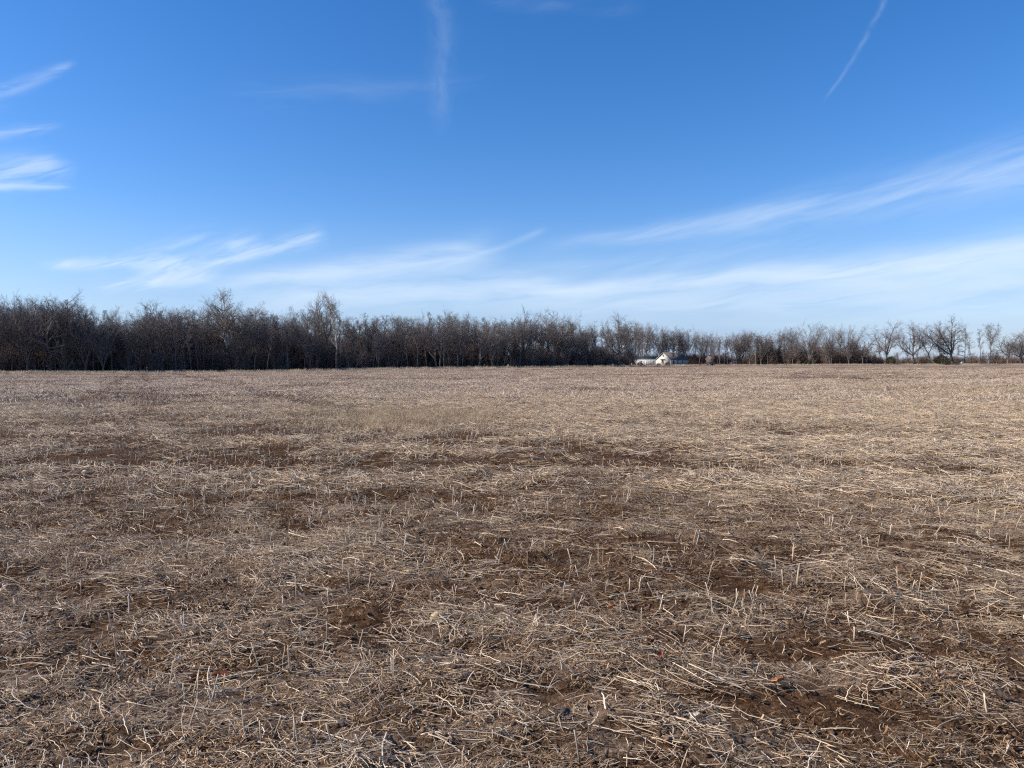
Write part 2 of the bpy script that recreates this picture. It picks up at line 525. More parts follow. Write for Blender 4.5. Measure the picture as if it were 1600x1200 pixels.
gx = axis(-5.5, 5.5, 0.03, -4000, 4000, 1.055)
gy = axis(2.4, 9.5, 0.03, -600, 6000, 1.05)
X, Y = np.meshgrid(gx, gy)
Z = land(X, Y)
nx, ny = len(gx), len(gy)
ids = np.arange(nx * ny).reshape(ny, nx)
Q = np.stack([ids[:-1, :-1], ids[:-1, 1:], ids[1:, 1:], ids[1:, :-1]], -1).reshape(-1, 4)
me = make_mesh('field', np.stack([X, Y, Z], -1).reshape(-1, 3), Q, M_ground, smooth=True)
a_ = me.attributes.new('cover', 'FLOAT', 'POINT')
a_.data.foreach_set('value', cover(X, Y).astype(np.float32).ravel())
a_ = me.attributes.new('reach', 'FLOAT', 'POINT')
a_.data.foreach_set('value', sstep(np.hypot(X, Y), 8, 70).astype(np.float32).ravel())
tag(obj('field', me), 'brown harvested field strewn with pale stalks', None, None, 'structure')

# ------------------------------------------------------------------ scatter: point meshes that instance small clumps
def library(name, meshes):
    c = bpy.data.collections.new(name)
    for i, m in enumerate(meshes):
        c.objects.link(bpy.data.objects.new('%s_%03d' % (name, i), m))
    return c

def scatter_tree(coll):
    g = bpy.data.node_groups.new('scatter_' + coll.name, 'GeometryNodeTree')
    g.interface.new_socket('Geometry', in_out='INPUT', socket_type='NodeSocketGeometry')
    g.interface.new_socket('Geometry', in_out='OUTPUT', socket_type='NodeSocketGeometry')
    N, L = g.nodes, g.links
    gi, go = N.new('NodeGroupInput'), N.new('NodeGroupOutput')
    ip = N.new('GeometryNodeInstanceOnPoints')
    ci = N.new('GeometryNodeCollectionInfo')
    ci.inputs['Collection'].default_value = coll
    ci.inputs['Separate Children'].default_value = True
    ci.inputs['Reset Children'].default_value = True
    ip.inputs['Pick Instance'].default_value = True
    def na(nm, ty):
        n = N.new('GeometryNodeInputNamedAttribute'); n.data_type = ty
        n.inputs['Name'].default_value = nm
        return n.outputs['Attribute']
    L.new(gi.outputs[0], ip.inputs['Points'])
    L.new(ci.outputs[0], ip.inputs['Instance'])
    L.new(na('idx', 'INT'), ip.inputs['Instance Index'])
    L.new(na('rot', 'FLOAT_VECTOR'), ip.inputs['Rotation'])
    L.new(na('scl', 'FLOAT_VECTOR'), ip.inputs['Scale'])
    L.new(ip.outputs[0], go.inputs[0])
    return g

def scatter(name, coll, pts, idx, rot, scl, label, cat):
    me = bpy.data.meshes.new(name)
    pts = np.asarray(pts, np.float32)
    me.vertices.add(len(pts))
    me.vertices.foreach_set('co', pts.ravel())
    me.attributes.new('idx', 'INT', 'POINT').data.foreach_set('value', np.asarray(idx, np.int32))
    me.attributes.new('rot', 'FLOAT_VECTOR', 'POINT').data.foreach_set('vector', np.asarray(rot, np.float32).ravel())
    s = np.asarray(scl, np.float32)
    if s.ndim == 1:
        s = np.repeat(s[:, None], 3, 1)
    me.attributes.new('scl', 'FLOAT_VECTOR', 'POINT').data.foreach_set('vector', s.ravel())
    o = obj(name, me)
    md = o.modifiers.new('scatter', 'NODES')
    md.node_group = scatter_tree(coll)
    return tag(o, label, cat, None, 'stuff')

PAL_PALE = np.array([(0.58, 0.49, 0.37), (0.50, 0.40, 0.28), (0.64, 0.57, 0.46), (0.43, 0.33, 0.22), (0.49, 0.44, 0.37)])
PAL_DUST = np.array([(0.34, 0.26, 0.175), (0.25, 0.18, 0.115), (0.42, 0.34, 0.245), (0.17, 0.12, 0.078), (0.31, 0.265, 0.22), (0.22, 0.15, 0.085), (0.46, 0.385, 0.29)])

WARM = np.array([0.90, 0.70, 0.49])
PAL_PALE = PAL_PALE * np.array([1.14, 1.05, 0.94])
PAL_DUST = PAL_DUST * WARM

def lying(n, rad, l0, l1, r0, r1, z0, z1, tilt, curl, k, pal, sides, seed, row_bias=0.0, flat=0.5):
    g = np.random.default_rng(seed)
    a = g.random(n) * 2 * math.pi
    q = rad * np.sqrt(g.random(n))
    c = np.stack([q * np.cos(a), q * np.sin(a), z0 + (z1 - z0) * g.random(n) ** 2], -1)
    L = l0 + (l1 - l0) * g.random(n) ** 1.8
    th = g.random(n) * math.pi
    if row_bias > 0:
        sel = g.random(n) < row_bias
        th = np.where(sel, g.normal(0, 0.35, n), th)
    up = g.normal(0, tilt, n)
    dr = np.stack([np.cos(th) * np.cos(up), np.sin(th) * np.cos(up), np.sin(up)], -1)
    sd_ = np.stack([-np.sin(th), np.cos(th), np.zeros(n)], -1)
    s = np.linspace(-0.5, 0.5, k)
    bend = g.normal(0, curl, n)
    bendz = g.normal(0, curl * 0.4, n)
    kink = g.normal(0, curl * 0.5, (n, k))
    P = c[:, None, :] + dr[:, None, :] * (s[None, :, None] * L[:, None, None])
    P = P + sd_[:, None, :] * ((bend[:, None] * (s ** 2)[None, :] * 2 + kink * 0.25) * L[:, None])[:, :, None]
    P[:, :, 2] += (bendz[:, None] * (0.25 - s ** 2)[None, :] * 2) * L[:, None]
    P[:, :, 2] = np.maximum(P[:, :, 2], -0.012)
    rr = (r0 + (r1 - r0) * g.random(n))[:, None] * np.linspace(1.0, 0.75, k)[None, :]
    colr = pal[g.integers(0, len(pal), n)] * (0.75 + 0.5 * g.random((n, 1)))
    return P, rr, sides, np.repeat(colr, k * sides, axis=0), flat

def clump(name, parts, mat=None):
    mb = MB()
    for (P, rr, sides, C, flat) in parts:
        V, Qd = tubes(P, rr, sides, flat)
        mb.add(V, Qd, None, C)
    return mb.mesh(name, mat or M_straw)

chaff_near = library('chaff_near', [clump('chaff_near', [
    lying(76, 0.17, 0.010, 0.05, 0.0010, 0.0028, 0.0, 0.024, 0.35, 0.3, 3, PAL_DUST, 3, 100 + i, 0.3, 0.4),
    lying(12, 0.17, 0.015, 0.055, 0.003, 0.0075, 0.002, 0.022, 0.25, 0.25, 4, PAL_DUST * 1.1, 4, 150 + i, 0.2, 0.12),
    lying(22, 0.17, 0.03, 0.11, 0.0010, 0.0022, 0.0, 0.03, 0.30, 0.18, 4, PAL_PALE * 0.85, 3, 200 + i, 0.35, 0.7)]) for i in range(12)])
fine_near = library('fine_near', [clump('fine_near', [
    lying(20, 0.24, 0.05, 0.24, 0.0012, 0.0027, 0.003, 0.035, 0.12, 0.13, 6, PAL_PALE, 3, 300 + i, 0.5, 1.0)]) for i in range(16)])
chaff_mid = library('chaff_mid', [clump('chaff_mid', [
    lying(40, 0.24, 0.04, 0.16, 0.0028, 0.0065, 0.0, 0.05, 0.30, 0.3, 3, PAL_DUST * (1.25 if i % 2 == 0 else 0.75), 3, 400 + i, 0.45, 0.6),
    lying(20 if i % 2 == 0 else 12, 0.26, 0.12, 0.42, 0.0026, 0.0050, 0.0, 0.07, 0.18, 0.22, 5, PAL_PALE, 3, 450 + i, 0.55, 0.9)]) for i in range(12)])
PAL_FAR = np.array([(0.51, 0.405, 0.32), (0.44, 0.34, 0.26), (0.57, 0.465, 0.375), (0.37, 0.275, 0.20)])
# two kinds of far residue: fresh pale straw (even numbers) and older brown, rain-darkened straw (odd numbers)
chaff_far = library('chaff_far', [clump('chaff_far', [
    lying(64, 0.8, 0.10, 0.40, 0.007, 0.015, 0.0, 0.06, 0.32, 0.25, 3, PAL_FAR * (1.12 if i % 2 == 0 else np.array([0.62, 0.57, 0.52])), 3, 500 + i, 0.5, 0.7),
    lying(20 if i % 2 == 0 else 9, 0.8, 0.14, 0.50, 0.006, 0.012, 0.0, 0.08, 0.28, 0.25, 3, PAL_PALE * 0.95, 3, 550 + i, 0.5, 0.8)]) for i in range(12)])

AZL = R(46)
def polar_points(n, r0, r1, seed, power=2.0):
    g = np.random.default_rng(seed)
    rr = (r0 ** power + (r1 ** power - r0 ** power) * g.random(n)) ** (1 / power)
    a = (g.random(n) * 2 - 1) * AZL
    return rr * np.sin(a), rr * np.cos(a), g

def tilt_rot(x, y, yaw, e):
    """lie on the slope: small tilts from the land's gradient over a distance e, then the yaw"""
    gx_ = (land(x + e, y) - land(x - e, y)) / (2 * e)
    gy_ = (land(x, y + e) - land(x, y - e)) / (2 * e)
    out = np.empty((len(x), 3))
    cy, sy = np.cos(yaw), np.sin(yaw)
    lx = gx_ * cy + gy_ * sy
    ly = -gx_ * sy + gy_ * cy
    out[:, 0] = np.arctan(ly); out[:, 1] = -np.arctan(lx); out[:, 2] = yaw
    return out

def scatter_cover(name, lib, n, r0, r1, seed, lo, hi, e, label, z=0.0, power=2.0, smin=0.8, smax=1.25, yaw_row=True, floor=0.04, two=False):
    x, y, g = polar_points(n, r0, r1, seed, power)
    keep = g.random(n) < np.clip((cover(x, y) - lo) / (hi - lo), floor, 1)
    keep &= (rut(x, y, 1.05) < 0.5) | (g.random(n) < 0.12)
    x, y = x[keep], y[keep]
    m = len(x)
    yaw = ROW_T + g.integers(0, 2, m) * math.pi + g.normal(0, 0.5, m) if yaw_row else g.random(m) * 6.283
    pts = np.stack([x, y, land(x, y) + z], -1)
    idx = g.integers(0, 1000, m) % len(lib.objects)
    if two:
        a, b_ = rowc(x, y)
        v = cover(x, y) - 0.5 + (fbm(a / 14, b_ / 5, 91, 4, 0.6) - 0.5) * 1.6 - 0.9 * rut(x, y, 0.9) + 0.25 * rut(x + 0.9, y, 0.5) + g.normal(0, 0.12, m)
        idx = (idx // 2) * 2 + (v < 0.0)
    return scatter(name, lib, pts, idx, tilt_rot(x, y, yaw, e), smin + (smax - smin) * g.random(m), label, 'straw')

scatter_cover('chaff', chaff_near, 6800, 1.2, 12.0, 1, 0.18, 0.75, 0.1, 'dusty broken chaff covering the soil close to the camera', floor=0.36)
scatter_cover('straw_litter', fine_near, 5200, 1.2, 13.0, 2, 0.25, 0.9, 0.12, 'thin pale straws scattered over the nearest soil', 0.004)
scatter_cover('chaff', chaff_mid, 36000, 10.0, 42.0, 3, 0.30, 0.80, 0.3, 'broken straw and chaff in the middle of the field', power=1.7, floor=0.1, two=True)
scatter_cover('chaff', chaff_far, 36000, 34.0, 210.0, 4, 0.28, 0.8, 0.8, 'straw and stubble of the far field', power=1.35, smin=0.8, smax=1.5, two=True)

# soil clods in the barer ground
def clod_mesh(i):
    g = np.random.default_rng(900 + i)
    mb = MB()
    for _ in range(30):
        s = 0.003 + 0.009 * g.random() ** 3
        u = np.array([(0, 0, -1)] + [(math.cos(a) * math.cos(e), math.sin(a) * math.cos(e), math.sin(e)) for e in (-0.4, 0.45) for a in np.arange(5) * 1.2566 + (0.6 if e > 0 else 0)] + [(0, 0, 1)])
        u = u * (0.55 + 0.9 * g.random((12, 1))) * s * np.array([1.2, 1.0, 0.6])
        T = [(0, 1 + (j + 1) % 5, 1 + j) for j in range(5)] + [(11, 6 + j, 6 + (j + 1) % 5) for j in range(5)]
        T += [(1 + j, 1 + (j + 1) % 5, 6 + j) for j in range(5)] + [(1 + (j + 1) % 5, 6 + (j + 1) % 5, 6 + j) for j in range(5)]
        a, q = g.random() * 6.28, 0.25 * math.sqrt(g.random())
        base = np.array([(0.105, 0.063, 0.038), (0.15, 0.092, 0.055), (0.08, 0.049, 0.030)])[g.integers(0, 3)]
        mb.add(u + np.array([q * math.cos(a), q * math.sin(a), s * 0.3]), None, T, base)
    return mb.mesh('clods', M_clod)
clods = library('clods', [clod_mesh(i) for i in range(8)])
x, y, g = polar_points(4200, 1.2, 16, 11)
keep = g.random(len(x)) > cover(x, y) * 0.8
x, y = x[keep], y[keep]
yaw = g.random(len(x)) * 6.283
scatter('soil_clods', clods, np.stack([x, y, land(x, y)], -1), g.integers(0, 8, len(x)), tilt_rot(x, y, yaw, 0.1), 0.7 + 0.8 * g.random(len(x)), 'crumbled brown soil clods between the straw', 'soil')

# ------------------------------------------------------------------ stubble stalks standing in rows, loose stalks lying about
def stalk_mesh(i):
    g = np.random.default_rng(1200 + i)
    h = 0.075 + 0.075 * g.random()
    k = 5
    s = np.linspace(0, 1, k)
    P = np.zeros((1, k, 3))
    P[0, :, 2] = s * (h + 0.03) - 0.03
    P[0, :, 0] = g.normal(0, 0.10) * h * s ** 1.5 + g.normal(0, 0.0012, k)
    P[0, :, 1] = g.normal(0, 0.10) * h * s ** 1.5 + g.normal(0, 0.0012, k)
    r = 0.0026 + 0.0014 * g.random()
    colr = np.array([(0.62, 0.50, 0.36), (0.56, 0.42, 0.28), (0.66, 0.57, 0.45), (0.50, 0.37, 0.24)])[g.integers(0, 4)]
    mb = MB()
    V, Qd = tubes(P, np.array([[r * 1.25, r * 1.1, r, r * 0.95, r * 0.9]]), 5)
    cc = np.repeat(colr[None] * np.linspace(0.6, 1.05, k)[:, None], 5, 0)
    mb.add(V, Qd, [(20, 21, 22), (20, 22, 23), (20, 23, 24)], cc)
    if g.random() < 0.45:                # a snapped side branch
        z = h * (0.35 + 0.4 * g.random())
        a = g.random() * 6.28
        p0 = P[0, 2] * 0 + np.array([P[0, 2, 0], P[0, 2, 1], z])
        d = np.array([math.cos(a) * 0.7, math.sin(a) * 0.7, 0.7]) * (0.03 + 0.05 * g.random())
        mb.tube([[p0, p0 + d * 0.5 + (0, 0, 0.002), p0 + d]], [[r * 0.7, r * 0.6, r * 0.5]], 4, colr * 0.95)
    return mb.mesh('stubble_stalk', M_straw)

def loose_mesh(i):
    g = np.random.default_rng(1500 + i)
    L = 0.08 + 0.30 * g.random() ** 2.2
    k = 9
    s = np.linspace(-0.5, 0.5, k)
    P = np.zeros((1, k, 3))
    P[0, :, 0] = s * L
    P[0, :, 1] = g.normal(0, 0.12) * L * (s ** 2) * 2 + g.normal(0, 0.0025, k) * L * 3
    kn = g.integers(2, k - 2)
    P[0, kn:, 1] += g.normal(0, 0.16) * (s[kn:] - s[kn]) * L
    P[0, :, 2] = 0.006 + abs(g.normal(0, 0.10)) * (0.25 - s ** 2) * L + 0.002
    r = 0.0014 + 0.0016 * g.random()
    colr = PAL_PALE[g.integers(0, len(PAL_PALE))] * (0.95 + 0.3 * g.random())
    mb = MB()
    rad = r * np.linspace(1.25, 0.7, k)
    rad[kn] *= 1.3
    V, Qd = tubes(P, rad[None], 5, 0.85)
    mb.add(V, Qd, [(0, 2, 1), (0, 3, 2), (0, 4, 3), (40, 41, 42), (40, 42, 43), (40, 43, 44)], np.broadcast_to(colr, V.shape))
    for _ in range(g.integers(0, 3)):
        j = g.integers(2, k - 1)
        a = g.choice([-1, 1]) * (0.4 + 0.5 * g.random())
        d = np.array([math.cos(a), math.sin(a), 0.15]) * L * (0.12 + 0.2 * g.random())
        mb.tube([[P[0, j], P[0, j] + d * 0.55 + (0, 0, 0.003), P[0, j] + d]], [[r * 0.7, r * 0.6, r * 0.45]], 4, colr * 0.95)
    return mb.mesh('loose_stalk', M_straw)

STALK = [stalk_mesh(i) for i in range(16)]
LOOSE = [loose_mesh(i) for i in range(24)]
stub_lib = library('stubble', STALK)
loose_lib = library('loose', LOOSE)

def inside(x, y, z):
    k = (CAM_H - z) / np.maximum(y, 0.1)
    py = HOR + k * F
    px = 800 + x / np.maximum(y, 0.1) * F
    return (px > -5) & (px < 1605) & (py < 1210) & (y > 0.5)

g = np.random.default_rng(31)
SX, SY = [], []
r_max = 75.0
for j in range(-220, 260):
    acr = j * 0.38
    al = np.cumsum(g.exponential(0.105, 1700)) - 85
    ac = acr + g.normal(0, 0.022, len(al))
    xx = al * RCX - ac * RSX
    yy = al * RSX + ac * RCX
    rr = np.hypot(xx, yy)
    ok = (yy > 0.8) & (np.abs(np.arctan2(xx, yy)) < AZL) & (rr < r_max) & (rr > 1.5)
    ok &= fbm(xx / 1.7, yy / 1.2, 61, 2) + g.normal(0, 0.1, len(xx)) > 0.50
    ok &= g.random(len(xx)) < np.where(rr < 10, 0.62, 0.75)
    SX.append(xx[ok]); SY.append(yy[ok])
SX = np.concatenate(SX); SY = np.concatenate(SY)
SZ = land(SX, SY)
order = np.argsort(np.hypot(SX, SY) + 1e3 * ~inside(SX, SY, SZ))
near300, rest = order[:300], order[300:]
lean = lambda n: np.stack([g.normal(0, 0.22, n), g.normal(0, 0.22, n) , g.random(n) * 6.283], -1)
LN = lean(len(SX))
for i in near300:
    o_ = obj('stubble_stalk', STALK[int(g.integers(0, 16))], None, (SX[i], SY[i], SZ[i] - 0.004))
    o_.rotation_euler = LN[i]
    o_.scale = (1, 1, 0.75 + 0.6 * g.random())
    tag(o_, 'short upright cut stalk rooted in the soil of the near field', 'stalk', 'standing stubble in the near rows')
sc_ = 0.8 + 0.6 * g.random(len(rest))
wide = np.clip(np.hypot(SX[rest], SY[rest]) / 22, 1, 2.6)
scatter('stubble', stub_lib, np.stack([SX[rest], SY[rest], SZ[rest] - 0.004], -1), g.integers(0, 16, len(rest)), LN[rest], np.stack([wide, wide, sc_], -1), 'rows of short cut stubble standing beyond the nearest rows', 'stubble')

x, y, g = polar_points(8200, 1.6, 34, 51, 1.55)
keep = g.random(len(x)) < 0.25 + 0.75 * cover(x, y)
x, y = x[keep], y[keep]
z = land(x, y)
zz = np.maximum.reduce([land(x + dx, y + dy) for dx, dy in ((0, 0), (0.06, 0), (-0.06, 0), (0, 0.06), (0, -0.06))]) + 0.004
yaw = np.where(g.random(len(x)) < 0.5, ROW_T + g.normal(-0.35, 0.4, len(x)), g.random(len(x)) * 6.283)
rot = tilt_rot(x, y, yaw, 0.12)
rot[:, :2] += g.normal(0, 0.07, (len(x), 2))
order = np.argsort(np.hypot(x, y) + 1e3 * ~inside(x, y, z))
for i in order[:300]:
    o_ = obj('loose_stalk', LOOSE[int(g.integers(0, 24))], None, (x[i], y[i], zz[i]))
    o_.rotation_euler = rot[i]
    o_.scale = (0.8 + 0.5 * g.random(),) * 3
    tag(o_, 'pale broken stalk lying loose on the chaff close to the camera', 'stalk', 'loose stalks lying on the near ground')
rest = order[300:]
scatter('loose_stalks', loose_lib, np.stack([x, y, zz], -1)[rest], g.integers(0, 24, len(rest)), rot[rest], 0.8 + 0.5 * g.random(len(rest)), 'pale broken stalks lying beyond the nearest ones', 'straw')

# tan grass patches
def tuft(i):
    g = np.random.default_rng(1700 + i)
    n, k = 46, 4
    a = g.random(n) * 6.28; q = 0.3 * np.sqrt(g.random(n))
    base = np.stack([q * np.cos(a), q * np.sin(a), np.full(n, -0.01)], -1)
    L = 0.07 + 0.10 * g.random(n)
    ld = g.normal(0, 0.4, (n, 2))
    s = np.linspace(0, 1, k)
    P = base[:, None, :] + np.stack([ld[:, :1] * s[None] ** 1.6, ld[:, 1:] * s[None] ** 1.6, np.broadcast_to(s, (n, k))], -1) * L[:, None, None]
    rr = (0.0028 * np.linspace(1, 0.35, k))[None].repeat(n, 0)
    cc = np.array([(0.40, 0.30, 0.19), (0.33, 0.24, 0.145), (0.47, 0.37, 0.25)])[g.integers(0, 3, n)]
    mb = MB(); V, Qd = tubes(P, rr, 3)
    mb.add(V, Qd, None, np.repeat(cc, k * 3, 0))
    return mb.mesh('tuft', M_straw)
tufts = library('tufts', [tuft(i) for i in range(8)])
g = np.random.default_rng(71)
gx1, gy1 = g.normal(-2.6, 1.3, 420), g.normal(22.5, 2.2, 420)
gx2, gy2 = g.normal(25, 5, 800), g.normal(40, 8, 800)
gx3, gy3 = g.normal(-6, 2.5, 60), g.normal(25, 2.5, 60)
x = np.concatenate([gx1, gx2, gx3]); y = np.concatenate([gy1, gy2, gy3])
scatter('dry_grass', tufts, np.stack([x, y, land(x, y)], -1), g.integers(0, 8, len(x)), np.stack([x * 0, x * 0, g.random(len(x)) * 6.28], -1), 0.8 + 0.7 * g.random(len(x)), 'tan dry grass in low patches among the stubble', 'grass')

# ------------------------------------------------------------------ dead leaves, a clod and a cob husk that can be told apart
def leaf_mesh(name, L, wd, curl, lobes, mat, seed):
    g = np.random.default_rng(seed)
    nu, nv_ = 15, 7
    s = np.linspace(0, 1, nu); v = np.linspace(-1, 1, nv_)
    half = wd * np.sin(math.pi * s ** 0.85) ** 0.7 * (1 - lobes * (0.5 + 0.5 * np.cos(s * math.pi * 9))) + 0.002
    Xl = (s[:, None] - 0.5) * L + 0 * v[None]
    Yl = half[:, None] * v[None]
    Zl = curl * wd * 1.3 * (v[None] ** 2) * (0.4 + 0.6 * s[:, None]) + 0.08 * L * np.sin(s[:, None] * 3.0) + g.normal(0, 0.0015, (nu, nv_)) + 0.004 + 0.05 * L
    V = np.stack([Xl, Yl * (1 - 0.35 * abs(curl)), Zl], -1).reshape(-1, 3)
    ids = np.arange(nu * nv_).reshape(nu, nv_)
    Qd = np.stack([ids[:-1, :-1], ids[:-1, 1:], ids[1:, 1:], ids[1:, :-1]], -1).reshape(-1, 4)
    return make_mesh(name, V, Qd, mat, smooth=True)
def leafmat(name, col):
    return plain(name, col, 0.6, 0.35, 45, 0.3)
LM = {'orange': leafmat('leaf_orange', (0.42, 0.17, 0.06)), 'tan': leafmat('leaf_tan', (0.50, 0.34, 0.18)), 'red': leafmat('leaf_red', (0.27, 0.085, 0.04)),
      'rust': leafmat('leaf_rust', (0.36, 0.13, 0.045)), 'grey': leafmat('leaf_grey', (0.14, 0.11, 0.085)), 'pale': leafmat('leaf_pale', (0.62, 0.54, 0.42))}
M_rib = plain('leaf_rib', (0.40, 0.26, 0.13), 0.7, 0.1)
LEAVES = [  # px, py, length, half width, curl, lobes, colour, yaw, label
    (1219, 1083, 0.085, 0.030, 0.5, 0.25, 'orange', 0.3, 'bright orange dead leaf near the bottom right of the field'),
    (1036, 1041, 0.060, 0.022, 0.7, 0.2, 'red', 1.2, 'reddish brown curled leaf touching a tan leaf'),
    (1051, 1043, 0.062, 0.020, 0.6, 0.1, 'tan', 0.2, 'tan curled leaf just right of a reddish leaf'),
    (1250, 957, 0.12, 0.036, 0.15, 0.45, 'rust', -0.2, 'flat rust coloured lobed leaf below the bare soil strip'),
    (338, 1072, 0.10, 0.018, 1.0, 0.05, 'red', -0.25, 'narrow rolled red leaf in the lower left straw'),
    (1146, 1000, 0.065, 0.02, 0.7, 0.1, 'tan', 0.9, 'small tan rolled leaf right of the picture centre'),
    (1562, 1104, 0.08, 0.016, 0.9, 0.05, 'grey', -0.5, 'dark grey curled leaf near the lower right edge'),
    (1165, 1103, 0.075, 0.014, 0.6, 0.05, 'grey', -0.6, 'dark pointed leaf left of the bright orange leaf'),
    (78, 966, 0.14, 0.014, 0.5, 0.02, 'pale', -0.25, 'long pale split husk lying at the left'),
    (1090, 1140, 0.06, 0.022, 0.5, 0.2, 'pale', 0.5, 'pale husk scrap near the bottom edge right of centre'),
    (957, 958, 0.06, 0.02, 0.4, 0.3, 'rust', 0.8, 'small rust leaf scrap near the picture centre'),
    (1290, 1022, 0.05, 0.02, 0.8, 0.1, 'tan', 0.3, 'small tan husk cup above the bright orange leaf')]
for (px, py, L, wd, cu, lo, cn, yaw, lab) in LEAVES:
    gx0, gy0 = ground_at(px, py)
    e_ = obj('dead_leaf', None, None, (gx0, gy0, float(land(gx0, gy0)) + 0.03), yaw)
    e_.rotation_euler = (-0.30 + 0.1 * math.sin(px), 0.12 * math.cos(py), yaw)
    tag(e_, lab, 'leaf', 'dead leaves and husks on the ground')
    obj('blade', leaf_mesh('leaf_blade', L, wd, cu, lo, LM[cn], px), e_)
    mb = MB()
    s = np.linspace(0, 1.15, 8)
    zr = 0.08 * L * np.sin(np.minimum(s, 1) * 3.0) + 0.0055 + 0.05 * L
    mb.tube([np.stack([(s - 0.65) * L, 0 * s, zr], -1)], [np.linspace(0.0012, 0.0006, 8)], 4)
    obj('midrib', mb.mesh('leaf_midrib', M_rib), e_)

def lump_mesh(name, size, mat, seed, sub=10, rough=0.25):
    g = np.random.default_rng(seed)
    nu, nv_ = 14, 9
    th = np.linspace(0, 2 * math.pi, nu, endpoint=False)
    ph = np.linspace(-math.pi / 2, math.pi / 2, nv_)
    rr = 1 + rough * (fbm(np.cos(th)[None] * 1.7 + 5 + 0 * ph[:, None], np.sin(th)[None] * 1.7 + ph[:, None] * 1.5 + seed, seed, 3) - 0.5) * 2
    V = np.stack([rr * np.cos(ph)[:, None] * np.cos(th)[None], rr * np.cos(ph)[:, None] * np.sin(th)[None], rr * np.sin(ph)[:, None] + 0 * th[None]], -1) * np.array(size)
    ids = np.arange(nv_ * nu).reshape(nv_, nu)
    a = ids[:-1]; b_ = np.roll(a, -1, 1); c = ids[1:]; d = np.roll(c, -1, 1)
    return make_mesh(name, V.reshape(-1, 3), np.stack([a, b_, d, c], -1).reshape(-1, 4), mat)
gx0, gy0 = ground_at(684, 973)
tag(obj('stone', lump_mesh('stone', (0.055, 0.042, 0.036), plain('stone_yellow', (0.40, 0.30, 0.17), 0.9, 0.5, 60), 5, rough=0.45), None, (gx0, gy0, float(land(gx0, gy0)) + 0.022), 0.4),
    'yellowish crusted clod of stone on the chaff left of centre', 'stone')
gx0, gy0 = ground_at(131, 741)
tag(obj('cob_piece', lump_mesh('cob_piece', (0.045, 0.03, 0.03), plain('cob', (0.70, 0.58, 0.40), 0.8, 0.2, 50), 8, rough=0.2), None, (gx0, gy0, float(land(gx0, gy0)) + 0.03), 0.2),
    'small pale lump lying in dark straw at the far left', 'cob')
gx0, gy0 = ground_at(883, 1121)
tag(obj('stone', lump_mesh('stone', (0.028, 0.020, 0.016), plain('stone_slate', (0.065, 0.056, 0.050), 0.85, 0.3, 60), 11, rough=0.35), None, (gx0, gy0, float(land(gx0, gy0)) + 0.014), 1.0),
    'small dark slate stone near the bottom centre', 'stone')

# ------------------------------------------------------------------ bare trees
class Tree:
    KS = {0: 10, 1: 7, 2: 5, 3: 4, 4: 3}
    SIDES = {0: 7, 1: 5, 2: 4, 3: 3, 4: 3}
    def __init__(self, seed):
        self.g = np.random.default_rng(seed)
        self.L = {i: ([], []) for i in range(5)}
    def poly(self, lev, p, d, length, r0, r1, wob, trop):
        k = self.KS[lev]
        P = [np.array(p, float)]
        d = d / np.linalg.norm(d)
        st = length / (k - 1)
        for i in range(k - 1):
            d = d + self.g.normal(0, wob, 3) + np.array([0, 0, trop])
            d = d / np.linalg.norm(d)
            P.append(P[-1] + d * st)
        P = np.array(P)
        self.L[lev][0].append(P)
        self.L[lev][1].append(np.linspace(r0, r1, k))
        return P
    def side(self, t, ang, azim):
        t = t / np.linalg.norm(t)
        ref = np.array([0, 0, 1.0]) if abs(t[2]) < 0.9 else np.array([1.0, 0, 0])
        a = np.cross(t, ref); a /= np.linalg.norm(a)
        b = np.cross(a, t)
        return t * math.cos(ang) + (a * math.cos(azim) + b * math.sin(azim)) * math.sin(ang)
    def branch(self, lev, P, rad, length, n, s0, ang, ratio, wob, trop, plan):
        g = self.g
        if lev > 4:
            return
        azim = g.random() * 6.28
        k = len(P)
        for j in range(n):
            s = s0 + (1 - s0) * ((j + g.random()) / n)
            f = min(s * (k - 1), k - 1.001)
            i = int(f)
            p = P[i] + (P[i + 1] - P[i]) * (f - i)
            t = P[i + 1] - P[i]
            azim += 2.4 + g.normal(0, 0.5)
            d = self.side(t, ang * (0.7 + 0.6 * g.random()), azim)
            ln = length * ratio * (0.6 + 0.6 * g.random()) * (1.1 - 0.45 * s)
            r0 = max(min(rad * (1 - 0.6 * s) * 0.62, ln * 0.03), 0.0085)
            r1 = max(r0 * 0.35, 0.005)
            Q_ = self.poly(lev, p, d, ln, r0, r1, wob, trop)
            nxt = plan.get(lev + 1)
            if nxt:
                self.branch(lev + 1, Q_, r0, ln, nxt[0], 0.2, nxt[1], nxt[2], wob * 1.15, trop * nxt[3], plan)
    def meshes(self, name, m_trunk, m_crown):
        out = []
        for levs, nm, mt in (((0, 1), 'trunk', m_trunk), ((2, 3, 4), 'crown', m_crown)):
            mb = MB()
            for l in levs:
                if self.L[l][0]:
                    mb.tube(np.array(self.L[l][0]), np.array(self.L[l][1]), self.SIDES[l])
            out.append(mb.mesh(name + '_' + nm, mt, smooth=(nm == 'trunk')))
        return out
    def top(self):
        z = np.percentile(np.concatenate([P[:, 2] for l in (2, 3, 4) for P in self.L[l][0]]), 98.5)
        w_ = np.percentile(np.concatenate([np.hypot(P[:, 0], P[:, 1]) for l in (2, 3, 4) for P in self.L[l][0]]), 95)
        return z, w_

